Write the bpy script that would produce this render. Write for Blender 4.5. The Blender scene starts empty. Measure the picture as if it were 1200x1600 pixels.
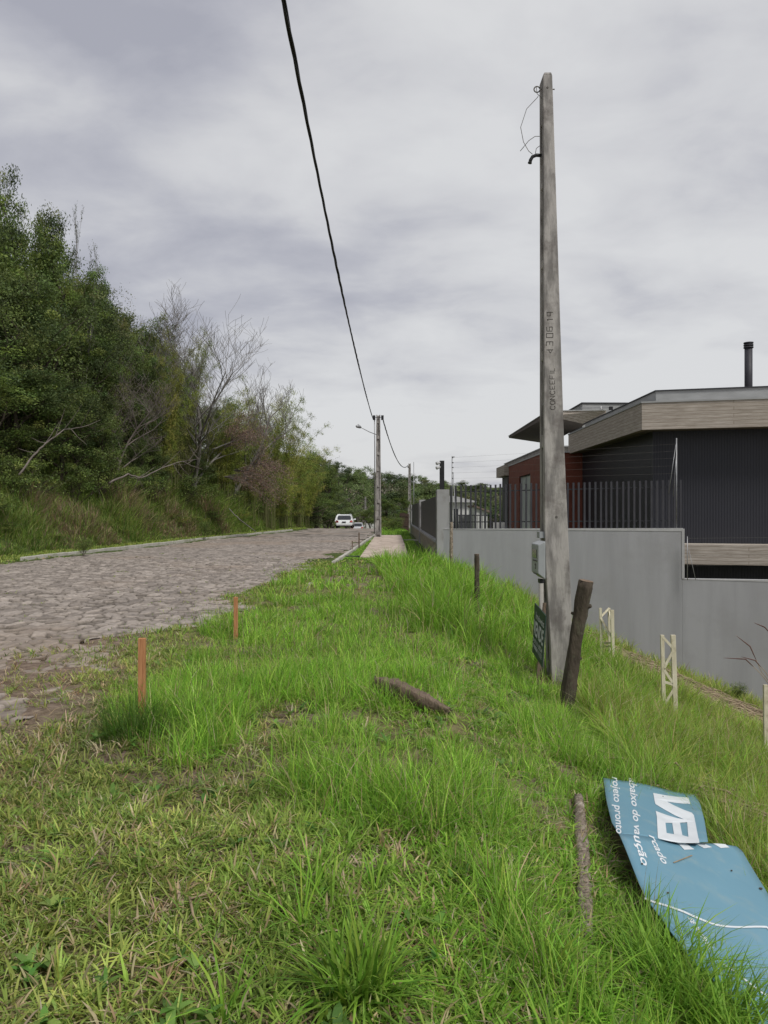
import bpy, bmesh, math, random
import numpy as np
from mathutils import Vector
R = math.radians
S = bpy.context.scene
COL = S.collection
rng = np.random.default_rng(7)
random.seed(7)

# ------------------------------------------------------------------ camera, sky, sun, exposure
S.render.engine = 'CYCLES'
YAW = math.atan(12.5/1200)
CZ = 1.6
cd = bpy.data.cameras.new('camera'); cam = bpy.data.objects.new('camera', cd); COL.objects.link(cam)
cam.location = (0, 0, CZ); cam.rotation_euler = (R(90), 0, YAW)
cd.sensor_fit = 'VERTICAL'; cd.sensor_height = 36; cd.lens = 27.0
cd.clip_end = 3000; cd.clip_start = 0.05
S.camera = cam
S.render.resolution_x = 768; S.render.resolution_y = 1024
S.view_settings.view_transform = 'Standard'; S.view_settings.look = 'None'
S.view_settings.gamma = 1; S.view_settings.exposure = 0.72
SUN_EL, SUN_AZ = R(52), R(140)       # azimuth clockwise from +Y: behind the camera, to the right

w = bpy.data.worlds.new('World'); S.world = w; w.use_nodes = True
nt = w.node_tree; nt.nodes.clear()
def N(tree, t, **k):
    n = tree.nodes.new(t)
    for a, b in k.items():
        if a.startswith('i_'): n.inputs[a[2:].replace('_', ' ')].default_value = b
        else: setattr(n, a, b)
    return n
def build_world():
    L = nt.links.new
    out = N(nt, 'ShaderNodeOutputWorld'); bg = N(nt, 'ShaderNodeBackground')
    sky = N(nt, 'ShaderNodeTexSky'); sky.sky_type = 'NISHITA'; sky.sun_disc = False
    sky.sun_elevation = SUN_EL; sky.sun_rotation = SUN_AZ; sky.dust_density = 3
    sc = N(nt, 'ShaderNodeVectorMath', operation='SCALE'); L(sky.outputs[0], sc.inputs[0]); sc.inputs['Scale'].default_value = 0.09
    tc = N(nt, 'ShaderNodeTexCoord')
    sep = N(nt, 'ShaderNodeSeparateXYZ'); L(tc.outputs['Generated'], sep.inputs[0])
    mx = N(nt, 'ShaderNodeMath', operation='MAXIMUM'); L(sep.outputs['Z'], mx.inputs[0]); mx.inputs[1].default_value = 0.0
    ad = N(nt, 'ShaderNodeMath', operation='ADD'); L(mx.outputs[0], ad.inputs[0]); ad.inputs[1].default_value = 0.22
    dx = N(nt, 'ShaderNodeMath', operation='DIVIDE'); L(sep.outputs['X'], dx.inputs[0]); L(ad.outputs[0], dx.inputs[1])
    dy = N(nt, 'ShaderNodeMath', operation='DIVIDE'); L(sep.outputs['Y'], dy.inputs[0]); L(ad.outputs[0], dy.inputs[1])
    cb = N(nt, 'ShaderNodeCombineXYZ'); L(dx.outputs[0], cb.inputs[0]); L(dy.outputs[0], cb.inputs[1])
    def noise(scale, detail, rough, dist, off):
        mp = N(nt, 'ShaderNodeMapping'); mp.inputs['Location'].default_value = off
        mp.inputs['Scale'].default_value = (1.0, 1.25, 1)
        L(cb.outputs[0], mp.inputs[0])
        n = N(nt, 'ShaderNodeTexNoise'); n.inputs['Scale'].default_value = scale; n.inputs['Detail'].default_value = detail
        n.inputs['Roughness'].default_value = rough; n.inputs['Distortion'].default_value = dist
        L(mp.outputs[0], n.inputs['Vector']); return n
    n1 = noise(0.85, 5, 0.48, 0.35, (3.1, 1.7, 0)); n2 = noise(3.0, 6, 0.54, 0.25, (8.3, 4.4, 0))
    m = N(nt, 'ShaderNodeMix', data_type='FLOAT'); m.inputs[0].default_value = 0.38
    L(n1.outputs[0], m.inputs[2]); L(n2.outputs[0], m.inputs[3])
    # the bright thin part of the cloud deck, ahead and a little right
    dv = N(nt, 'ShaderNodeVectorMath', operation='DOT_PRODUCT'); L(tc.outputs['Generated'], dv.inputs[0])
    d = Vector((0.13, 1, 0.33)).normalized(); dv.inputs[1].default_value = d
    mr = N(nt, 'ShaderNodeMapRange'); mr.interpolation_type = 'SMOOTHSTEP'
    mr.inputs[1].default_value = 0.86; mr.inputs[2].default_value = 1.0; mr.inputs[3].default_value = 0; mr.inputs[4].default_value = 0.15
    L(dv.outputs['Value'], mr.inputs[0])
    a2 = N(nt, 'ShaderNodeMath', operation='ADD'); L(m.outputs[0], a2.inputs[0]); L(mr.outputs[0], a2.inputs[1])
    # deck gets paler toward the horizon
    hz = N(nt, 'ShaderNodeMapRange'); hz.inputs[1].default_value = 0.0; hz.inputs[2].default_value = 0.45
    hz.inputs[3].default_value = 0.045; hz.inputs[4].default_value = -0.02; L(sep.outputs['Z'], hz.inputs[0])
    a3 = N(nt, 'ShaderNodeMath', operation='ADD'); L(a2.outputs[0], a3.inputs[0]); L(hz.outputs[0], a3.inputs[1])
    cr = N(nt, 'ShaderNodeValToRGB'); L(a3.outputs[0], cr.inputs[0])
    e = cr.color_ramp.elements
    e[0].position = 0.42; e[0].color = (0.245, 0.248, 0.282, 1)
    e[1].position = 0.67; e[1].color = (0.435, 0.437, 0.442, 1)
    k = e.new(0.49); k.color = (0.30, 0.302, 0.33, 1)
    k = e.new(0.58); k.color = (0.385, 0.386, 0.398, 1)
    mc = N(nt, 'ShaderNodeMix', data_type='RGBA'); mc.inputs[0].default_value = 0.93
    L(sc.outputs[0], mc.inputs[6]); L(cr.outputs[0], mc.inputs[7])
    L(mc.outputs[2], bg.inputs[0]); bg.inputs[1].default_value = 1.0
    L(bg.outputs[0], out.inputs[0])
build_world()
sl = bpy.data.lights.new('sun', 'SUN'); sun = bpy.data.objects.new('sun', sl); COL.objects.link(sun)
sl.energy = 1.5; sl.angle = R(12); sl.color = (1, 0.97, 0.92)
sd = Vector((math.sin(SUN_AZ)*math.cos(SUN_EL), math.cos(SUN_AZ)*math.cos(SUN_EL), math.sin(SUN_EL)))
sun.rotation_euler = sd.to_track_quat('Z', 'Y').to_euler()

# ------------------------------------------------------------------ helpers
def P(px, py, d):
    """world point seen at photograph pixel (px, py) at distance d along the street"""
    u = (px-600)/1200; v = (800-py)/1200
    x = u*math.cos(YAW)-math.sin(YAW); y = u*math.sin(YAW)+math.cos(YAW)
    s = d/y
    return Vector((x*s, d, CZ+v*s))
def X(px, d): return P(px, 800, d).x
def Z(py, d): return P(600, py, d).z

def tag(o, label=None, cat=None, group=None, kind=None):
    if label: o['label'] = label
    if cat: o['category'] = cat
    if group: o['group'] = group
    if kind: o['kind'] = kind
    return o
def empty(name, loc=(0, 0, 0), label=None, cat=None, group=None):
    o = bpy.data.objects.new(name, None); COL.objects.link(o); o.location = loc; o.empty_display_size = 0.2
    return tag(o, label, cat, group)
def link(name, me, mats, parent=None):
    o = bpy.data.objects.new(name, me); COL.objects.link(o)
    for m in (mats if isinstance(mats, (list, tuple)) else [mats]): me.materials.append(m)
    if parent is not None:
        o.parent = parent
        if parent.type == 'EMPTY': o.matrix_parent_inverse.identity(); o.location = -Vector(parent.location) if parent.rotation_euler.z == 0 else o.location
        # meshes are written in world coordinates; their root's offset is taken back out here
        p = parent
        tot = Vector((0, 0, 0))
        while p is not None: tot += Vector(p.location); p = p.parent
        o.location = -tot
    return o
def copy_tree(o, parent=None):
    c = o.copy(); COL.objects.link(c)
    if parent is not None: c.parent = parent
    for ch in list(o.children): copy_tree(ch, c)
    return c

def mesh_np(name, V, F, colors=None, smooth=False, matidx=None):
    """V (n,3); F list of (m,k) int arrays"""
    V = np.asarray(V, np.float32)
    me = bpy.data.meshes.new(name)
    me.vertices.add(len(V)); me.vertices.foreach_set('co', V.ravel())
    F = [np.asarray(f, np.int32) for f in F if len(f)]
    loops = np.concatenate([f.ravel() for f in F]); tot = np.concatenate([np.full(len(f), f.shape[1], np.int32) for f in F])
    start = np.concatenate([[0], np.cumsum(tot)[:-1]]).astype(np.int32)
    me.loops.add(len(loops)); me.loops.foreach_set('vertex_index', loops)
    me.polygons.add(len(tot)); me.polygons.foreach_set('loop_start', start)
    me.polygons.foreach_set('use_smooth', np.full(len(tot), smooth, bool))
    if matidx is not None: me.polygons.foreach_set('material_index', matidx.astype(np.int32))
    me.update(calc_edges=True)
    if colors is not None:
        a = me.color_attributes.new('col', 'FLOAT_COLOR', 'POINT')
        c = np.ones((len(V), 4), np.float32); c[:, :3] = colors
        a.data.foreach_set('color', c.ravel())
    return me

class MB:
    """collects simple solids into one mesh"""
    def __init__(s): s.v = []; s.f = []; s.sm = []
    def poly(s, pts, faces, smooth=False):
        b = len(s.v); s.v += [tuple(p) for p in pts]
        for f in faces: s.f.append([b+i for i in f]); s.sm.append(smooth)
    def hexa(s, p):   # 8 corners, bottom 4 then top 4
        s.poly(p, [(3, 2, 1, 0), (4, 5, 6, 7), (0, 1, 5, 4), (1, 2, 6, 5), (2, 3, 7, 6), (3, 0, 4, 7)])
    def box(s, x0, x1, y0, y1, z0, z1):
        s.hexa([(x0, y0, z0), (x1, y0, z0), (x1, y1, z0), (x0, y1, z0), (x0, y0, z1), (x1, y0, z1), (x1, y1, z1), (x0, y1, z1)])
    def bar(s, a, b, w, h=None, up=(0, 0, 1)):
        h = h or w; a = Vector(a); b = Vector(b); d = (b-a).normalized(); u = Vector(up)
        if abs(d.dot(u)) > 0.98: u = Vector((0, 1, 0))
        r = d.cross(u).normalized()*w/2; t = r.cross(d).normalized()*h/2
        s.hexa([a-r-t, a+r-t, b+r-t, b-r-t, a-r+t, a+r+t, b+r+t, b-r+t])
    def prism(s, pts, off):   # polygon extruded by a vector
        n = len(pts); o = Vector(off); p = [Vector(q) for q in pts]
        s.poly(p+[q+o for q in p], [tuple(range(n-1, -1, -1)), tuple(range(n, 2*n))]+[(i, (i+1) % n, n+(i+1) % n, n+i) for i in range(n)])
    def wall(s, a, b, z0, z1, t, zb1=None, side=1):   # vertical wall a->b, thickness t away from camera
        a = Vector((a[0], a[1], 0)); b = Vector((b[0], b[1], 0)); d = (b-a).normalized(); n = Vector((-d.y, d.x, 0))*t*side
        zb1 = z1 if zb1 is None else zb1
        pz = lambda q, z: (q.x, q.y, z)
        s.hexa([pz(a, z0), pz(b, z0), pz(b+n, z0), pz(a+n, z0), pz(a, z1), pz(b, zb1), pz(b+n, zb1), pz(a+n, z1)])
    def tube(s, pts, rad, n=8, cap=True, smooth=True):
        pts = [Vector(p) for p in pts]; m = len(pts)
        rad = rad if isinstance(rad, (list, tuple, np.ndarray)) else [rad]*m
        prev = None; b = len(s.v)
        for i, p in enumerate(pts):
            d = (pts[min(i+1, m-1)]-pts[max(i-1, 0)]).normalized()
            u = prev if prev is not None else (Vector((0, 0, 1)) if abs(d.z) < .9 else Vector((1, 0, 0)))
            r = (u-d*u.dot(d)).normalized(); prev = r; q = d.cross(r)
            for k in range(n):
                a = 2*math.pi*k/n; s.v.append(tuple(p+(r*math.cos(a)+q*math.sin(a))*rad[i]))
        for i in range(m-1):
            for k in range(n):
                k2 = (k+1) % n; s.f.append([b+i*n+k, b+i*n+k2, b+(i+1)*n+k2, b+(i+1)*n+k]); s.sm.append(smooth)
        if cap:
            s.f.append([b+k for k in range(n)][::-1]); s.sm.append(False)
            s.f.append([b+(m-1)*n+k for k in range(n)]); s.sm.append(False)
    def build(s, name, mats, parent=None, bevel=0.0):
        me = bpy.data.meshes.new(name); me.from_pydata(s.v, [], s.f)
        me.polygons.foreach_set('use_smooth', s.sm); me.update()
        o = link(name, me, mats, parent)
        if bevel:
            md = o.modifiers.new('bevel', 'BEVEL'); md.width = bevel; md.segments = 2; md.limit_method = 'ANGLE'
        return o

def hash2(ix, iy, k=0):
    h = (ix.astype(np.int64)*374761393+iy.astype(np.int64)*668265263+k*1274126177) & 0xffffffff
    h = ((h ^ (h >> 13))*1274126177) & 0xffffffff
    h = (h ^ (h >> 16)) & 0xffffffff
    return h/4294967295.0
def vnoise(x, y, s=1.0, k=0):
    x = np.asarray(x, float)/s; y = np.asarray(y, float)/s
    ix = np.floor(x); iy = np.floor(y); fx = x-ix; fy = y-iy
    fx = fx*fx*(3-2*fx); fy = fy*fy*(3-2*fy)
    a = hash2(ix, iy, k); b = hash2(ix+1, iy, k); c = hash2(ix, iy+1, k); d = hash2(ix+1, iy+1, k)
    return (a*(1-fx)+b*fx)*(1-fy)+(c*(1-fx)+d*fx)*fy
def fbm(x, y, s=1.0, k=0, o=4):
    r = 0; a = 0.5; t = 0
    for i in range(o): r = r+a*vnoise(x, y, s, k+i); t += a; a *= .5; s *= .5
    return r/t
def sstep(a, b, x):
    t = np.clip((x-a)/(b-a), 0, 1); return t*t*(3-2*t)

# ------------------------------------------------------------------ materials
def principled(name, base, rough=0.8, spec=0.3, metal=0.0):
    m = bpy.data.materials.new(name); m.use_nodes = True
    b = m.node_tree.nodes['Principled BSDF']
    b.inputs['Base Color'].default_value = (*base, 1); b.inputs['Roughness'].default_value = rough
    b.inputs['Specular IOR Level'].default_value = spec; b.inputs['Metallic'].default_value = metal
    return m, m.node_tree, b
def noisy(name, c1, c2, scale=3.0, stretch=(1, 1, 1), detail=6, rough=0.85, bump=0.3, bscale=None, c3=None, s3=0.7, lo=.35, hi=.65, metal=0, spec=.3, bdist=.01):
    m, t, b = principled(name, c1, rough, spec, metal); L = t.links.new
    tc = N(t, 'ShaderNodeTexCoord'); mp = N(t, 'ShaderNodeMapping'); mp.inputs['Scale'].default_value = stretch
    L(tc.outputs['Object'], mp.inputs[0])
    n = N(t, 'ShaderNodeTexNoise'); n.inputs['Scale'].default_value = scale; n.inputs['Detail'].default_value = detail; n.inputs['Roughness'].default_value = .6
    L(mp.outputs[0], n.inputs['Vector'])
    mr = N(t, 'ShaderNodeMapRange'); mr.inputs[1].default_value = lo; mr.inputs[2].default_value = hi; L(n.outputs[0], mr.inputs[0])
    mx = N(t, 'ShaderNodeMix', data_type='RGBA'); mx.inputs[6].default_value = (*c1, 1); mx.inputs[7].default_value = (*c2, 1)
    L(mr.outputs[0], mx.inputs[0]); last = mx.outputs[2]
    if c3:
        n3 = N(t, 'ShaderNodeTexNoise'); n3.inputs['Scale'].default_value = s3; n3.inputs['Detail'].default_value = 8; n3.inputs['Roughness'].default_value = .65
        L(tc.outputs['Object'], n3.inputs['Vector'])
        m3 = N(t, 'ShaderNodeMapRange'); m3.inputs[1].default_value = .52; m3.inputs[2].default_value = .7; L(n3.outputs[0], m3.inputs[0])
        x3 = N(t, 'ShaderNodeMix', data_type='RGBA'); L(m3.outputs[0], x3.inputs[0]); L(last, x3.inputs[6]); x3.inputs[7].default_value = (*c3, 1); last = x3.outputs[2]
    L(last, b.inputs['Base Color'])
    if bump:
        nb = N(t, 'ShaderNodeTexNoise'); nb.inputs['Scale'].default_value = bscale or scale*4; nb.inputs['Detail'].default_value = 5
        L(mp.outputs[0], nb.inputs['Vector']); bp = N(t, 'ShaderNodeBump'); bp.inputs['Strength'].default_value = bump; bp.inputs['Distance'].default_value = bdist
        L(nb.outputs[0], bp.inputs['Height']); L(bp.outputs[0], b.inputs['Normal'])
    return m
def leafy(name, gain=1.0, trans=0.35, rough=0.55):
    """colour comes from the per-leaf attribute; light passes partly through"""
    m = bpy.data.materials.new(name); m.use_nodes = True; t = m.node_tree; t.nodes.clear(); L = t.links.new
    out = N(t, 'ShaderNodeOutputMaterial'); at = N(t, 'ShaderNodeAttribute', attribute_name='col')
    oi = N(t, 'ShaderNodeObjectInfo')
    hv = N(t, 'ShaderNodeHueSaturation')
    mr = N(t, 'ShaderNodeMapRange'); mr.inputs[3].default_value = 0.82*gain; mr.inputs[4].default_value = 1.18*gain
    L(oi.outputs['Random'], mr.inputs[0]); L(mr.outputs[0], hv.inputs['Value']); L(at.outputs['Color'], hv.inputs['Color'])
    b = N(t, 'ShaderNodeBsdfPrincipled'); b.inputs['Roughness'].default_value = rough; b.inputs['Specular IOR Level'].default_value = .25
    L(hv.outputs[0], b.inputs['Base Color'])
    tr = N(t, 'ShaderNodeBsdfTranslucent'); L(hv.outputs[0], tr.inputs['Color'])
    mx = N(t, 'ShaderNodeMixShader'); mx.inputs[0].default_value = trans
    L(b.outputs[0], mx.inputs[1]); L(tr.outputs[0], mx.inputs[2]); L(mx.outputs[0], out.inputs[0])
    return m

M = {}
M['concrete'] = noisy('weathered_concrete', (.36, .345, .315), (.25, .235, .21), 2.2, (1, 1, .5), c3=(.17, .16, .14), s3=1.1, bump=.5, bscale=22, bdist=.02)
M['conc_pole'] = noisy('pole_concrete', (.38, .36, .335), (.19, .18, .168), 7, (1, 1, .25), c3=(.14, .125, .115), s3=3.2, lo=.42, hi=.6, bump=.6, bscale=30, bdist=.012)
M['black'] = noisy('black_plastic', (.015, .015, .017), (.022, .022, .024), 6, rough=.5, bump=0)
M['wire'] = noisy('galvanised_wire', (.22, .22, .21), (.14, .12, .10), 20, rough=.5, bump=0, metal=.6)
M['steel'] = noisy('galvanised_steel', (.35, .36, .37), (.26, .26, .26), 8, rough=.45, bump=0, metal=.5)
M['cable'] = noisy('cable_rubber', (.012, .012, .014), (.02, .02, .02), 6, rough=.6, bump=0)
M['greyplastic'] = noisy('meter_plastic', (.33, .345, .35), (.28, .295, .30), 4, rough=.5, bump=0)
M['white'] = noisy('car_paint', (.72, .74, .74), (.68, .70, .70), 2, rough=.25, bump=0, spec=.6)
M['silver'] = noisy('silver_paint', (.55, .56, .57), (.5, .5, .52), 2, rough=.3, bump=0, spec=.6)
M['glass'] = noisy('dark_glass', (.03, .035, .04), (.045, .05, .055), 2, rough=.12, bump=0, spec=.6)
M['red'] = noisy('tail_light_red', (.35, .04, .03), (.28, .03, .02), 8, rough=.2, bump=0)
M['tyre'] = noisy('tyre_rubber', (.02, .02, .02), (.03, .03, .03), 9, rough=.85, bump=.2)
M['rim'] = noisy('wheel_rim', (.45, .46, .47), (.35, .35, .36), 5, rough=.35, bump=0, metal=.6)
M['stake'] = noisy('fresh_sawn_wood', (.56, .28, .13), (.34, .15, .065), 8, (7, 7, .5), rough=.8, bump=.4, bscale=20)
M['oldwood'] = noisy('old_grey_wood', (.20, .15, .11), (.12, .09, .065), 5, (4, 4, .6), rough=.9, bump=.8, bscale=18, bdist=.02)
M['bark'] = noisy('dark_bark', (.085, .068, .050), (.050, .040, .030), 9, (1.5, 1.5, .5), c3=(.115, .12, .075), s3=5, rough=.95, bump=1, bscale=22, bdist=.02)
M['endgrain'] = noisy('cut_end', (.22, .16, .11), (.14, .10, .07), 14, rough=.9, bump=.4)
M['rotten'] = noisy('rotten_log', (.36, .30, .23), (.13, .10, .075), 16, (2.5, 2.5, 2.5), c3=(.52, .46, .38), s3=14, rough=.95, bump=1, bscale=30, bdist=.02)
M['limewood'] = noisy('limewashed_wood', (.66, .62, .48), (.52, .47, .34), 6, (3, 3, .5), rough=.85, bump=.4, c3=(.36, .32, .2), s3=7)
M['greywall'] = noisy('grey_render', (.385, .388, .40), (.315, .318, .328), 1.8, (1, 1, .10), detail=9, lo=.42, hi=.72, rough=.9, bump=.12, bscale=40, c3=(.325, .325, .33), s3=.5)
M['walltrim'] = noisy('pale_wall_trim', (.48, .48, .48), (.40, .40, .40), 3, rough=.85, bump=.1)
M['pillar'] = noisy('pillar_render', (.34, .34, .34), (.29, .29, .29), 1.2, rough=.9, bump=.2, c3=(.22, .21, .2), s3=1.5)
M['darkmetal'] = noisy('charcoal_metal', (.048, .048, .056), (.036, .036, .043), 3, rough=.55, bump=0)
M['redbrick'] = noisy('red_cladding', (.20, .062, .038), (.15, .046, .030), 2.5, rough=.8, bump=.15)
M['metalroof'] = noisy('zinc_flashing', (.36, .365, .36), (.29, .295, .29), 1.5, (1, 1, 3), rough=.6, bump=0, metal=.0)
M['soffit'] = noisy('dark_soffit', (.14, .115, .10), (.10, .085, .075), 2, (1, 8, 1), rough=.8, bump=.3)
M['winglass'] = noisy('window_pane', (.62, .65, .67), (.42, .45, .48), 1.2, (1, 1, .4), rough=.2, bump=0, spec=.7)
M['whitewall'] = noisy('white_render', (.62, .62, .60), (.54, .54, .52), 1, rough=.9, bump=.1)
M['tileroof'] = noisy('clay_roof', (.20, .15, .12), (.15, .11, .09), 3, rough=.9, bump=.3)
M['brownfence'] = noisy('brown_boards', (.085, .055, .042), (.055, .038, .03), 4, (6, 6, .5), rough=.9, bump=.4)
M['kerb'] = noisy('kerb_stone', (.50, .48, .43), (.38, .365, .32), 2.5, rough=.95, bump=.5, bscale=18, c3=(.2, .22, .12), s3=1.2)
M['signgreen'] = noisy('dark_green_sign', (.030, .055, .045), (.022, .042, .035), 4, rough=.5, bump=0)
M['signwhite'] = noisy('sign_lettering', (.55, .57, .57), (.48, .50, .5), 7, rough=.6, bump=0)
M['engrave'] = noisy('stamped_mark', (.07, .065, .06), (.12, .11, .10), 30, rough=1, bump=0)
M['straw'] = noisy('dry_twig', (.38, .30, .19), (.26, .19, .12), 9, rough=.9, bump=.2)
M['deadwood'] = noisy('grey_twig', (.20, .17, .15), (.13, .11, .10), 5, rough=.95, bump=.3)
M['paletwig'] = noisy('pale_bare_branch', (.24, .225, .205), (.15, .14, .125), 3, rough=.95, bump=.2)
M['leaf'] = leafy('leaves', .95, .3)
M['grass'] = leafy('grass_blades', 1.0, .42)

def ribbed(name, c1, c2, freq, axis):   # corrugated cladding: ribs as bump + slight tone of the paint
    m, t, b = principled(name, c1, .5, .35); L = t.links.new
    tc = N(t, 'ShaderNodeTexCoord'); wv = N(t, 'ShaderNodeTexWave'); wv.bands_direction = axis; wv.inputs['Scale'].default_value = freq
    L(tc.outputs['Object'], wv.inputs['Vector'])
    n = N(t, 'ShaderNodeTexNoise'); n.inputs['Scale'].default_value = .8; n.inputs['Detail'].default_value = 5; L(tc.outputs['Object'], n.inputs['Vector'])
    mx = N(t, 'ShaderNodeMix', data_type='RGBA'); mx.inputs[6].default_value = (*c1, 1); mx.inputs[7].default_value = (*c2, 1); L(n.outputs[0], mx.inputs[0])
    L(mx.outputs[2], b.inputs['Base Color'])
    bp = N(t, 'ShaderNodeBump'); bp.inputs['Strength'].default_value = .35; bp.inputs['Distance'].default_value = .02
    L(wv.outputs['Fac'], bp.inputs['Height']); L(bp.outputs[0], b.inputs['Normal'])
    return m
def boardform(name):   # board-marked concrete: long boards, each its own tone, dark joints
    m, t, b = principled(name, (.4, .34, .28), .9, .2); L = t.links.new
    tc = N(t, 'ShaderNodeTexCoord'); sp = N(t, 'ShaderNodeSeparateXYZ'); L(tc.outputs['Object'], sp.inputs[0])
    hx = N(t, 'ShaderNodeMath', operation='ADD'); L(sp.outputs['X'], hx.inputs[0]); L(sp.outputs['Y'], hx.inputs[1])
    mp = N(t, 'ShaderNodeCombineXYZ'); L(hx.outputs[0], mp.inputs[0]); L(sp.outputs['Z'], mp.inputs[1])
    br = N(t, 'ShaderNodeTexBrick'); br.offset = .37; br.inputs['Scale'].default_value = 1
    br.inputs['Color1'].default_value = (.52, .47, .41, 1); br.inputs['Color2'].default_value = (.44, .395, .34, 1); br.inputs['Mortar'].default_value = (.25, .21, .165, 1)
    br.inputs['Mortar Size'].default_value = .007; br.inputs['Brick Width'].default_value = 7.3; br.inputs['Row Height'].default_value = .115
    L(mp.outputs[0], br.inputs['Vector'])
    s2 = N(t, 'ShaderNodeMapping'); s2.inputs['Scale'].default_value = (1.2, 14, 1); L(mp.outputs[0], s2.inputs[0])
    n = N(t, 'ShaderNodeTexNoise'); n.inputs['Scale'].default_value = 1.6; n.inputs['Detail'].default_value = 8; n.inputs['Roughness'].default_value = .7; L(s2.outputs[0], n.inputs['Vector'])
    mr = N(t, 'ShaderNodeMapRange'); mr.inputs[1].default_value = .38; mr.inputs[2].default_value = .68; mr.inputs[4].default_value = .8; L(n.outputs[0], mr.inputs[0])
    mx = N(t, 'ShaderNodeMix', data_type='RGBA'); L(mr.outputs[0], mx.inputs[0]); L(br.outputs['Color'], mx.inputs[6]); mx.inputs[7].default_value = (.20, .165, .13, 1)
    L(mx.outputs[2], b.inputs['Base Color'])
    bp = N(t, 'ShaderNodeBump'); bp.inputs['Strength'].default_value = .5; bp.inputs['Distance'].default_value = .02; L(n.outputs[0], bp.inputs['Height']); L(bp.outputs[0], b.inputs['Normal'])
    return m
M['ribx'] = ribbed('dark_ribbed_cladding', (.030, .031, .038), (.022, .023, .030), 3.6, 'X')
M['riby'] = ribbed('dark_ribbed_side', (.030, .031, .038), (.022, .023, .030), 3.6, 'Y')
M['board'] = boardform('board_marked_concrete')

# ------------------------------------------------------------------ terrain
KY = [-20, 9, 21, 25, 30, 35, 43, 52, 66, 90, 130]
KX = [-13.5, -13, -12.5, -12.1, -11.8, -11.3, -10.9, -9.9, -8.6, -7.6, -8.5]
def road_left(y): return np.interp(y, KY, KX)
RY = [-20, 9.6, 10.1, 12.4, 17.5, 24, 32, 43, 56, 90, 130]
RX = [-3.2, -3.1, -2.95, -2.75, -2.6, -2.35, -2.0, -1.6, -1.15, -1.2, -3.5]
def road_right(y): return np.interp(y, RY, RX)
def crest(y): return -0.045*np.clip(y-76, 0, 64)-.0012*np.clip(y-70, 0, 12)**2*.5
def terr_base(x, y):
    x = np.asarray(x, float); y = np.asarray(y, float)
    z = crest(y)
    z = z+0.15*np.clip(y-138, 0, 75)*(1-.35*sstep(0, 90, x))+.05*np.clip(y-213, 0, 100)
    # lot falls away on the right
    xe = np.interp(y, [0, 4, 9, 16, 24, 60], [.15, .2, .35, .9, 1.45, 1.7])
    s = np.interp(y, [0, 9, 14, 22], [.33, .33, .37, .43])
    t = np.clip(x-xe, 0, 9.5)
    z = z-s*1.04*(np.sqrt(t*t+.02)-.141)*(1-sstep(60, 95, y))
    # bank on the left
    t = np.clip(road_left(y)-1.7-x, 0, 60)
    z = z+(.74*np.clip(t, 0, 11)+.28*np.clip(t-11, 0, 30)+.05*np.sin(t))*(1-.6*sstep(95, 140, y))*sstep(0, .8, t)
    return z
def road_mask(x, y):
    n = (fbm(x, y, 1.6, 3)-.5)
    m = sstep(0, .35, x-road_left(y)-.3+n*.8)*sstep(0, .5, road_right(y)-x+n*2.2)
    near = sstep(9.5, 9.8, y+n*.5)
    apron = sstep(-.4, 1.4, -3.3-(9.6-y)*.13-x+n*4.0)*.45*sstep(3.0, 5.5, y)*(.4+1.2*sstep(.4, .6, fbm(x, y, .8, 9)))
    return m*np.maximum(near, apron*(y < 9.9))
def terr(x, y):
    x = np.asarray(x, float); y = np.asarray(y, float)
    m = road_mask(x, y)
    b = (fbm(x, y, .9, 11)-.5)*.10+(fbm(x, y, .22, 21, 3)-.5)*.035
    k = 1-sstep(-1.5, 0, road_left(y)-1.7-x)
    flat = sstep(2.0, 2.8, np.abs(x-0.0)) if False else 1
    lawn = sstep(25.5, 26.5, y)*(x < 1.3)*(x > -1.9)
    return terr_base(x, y)+b*(1-m)*(1-.8*lawn)-.055*m-.03*lawn
def T(x, y): return float(terr(np.array([x]), np.array([y]))[0])

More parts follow.
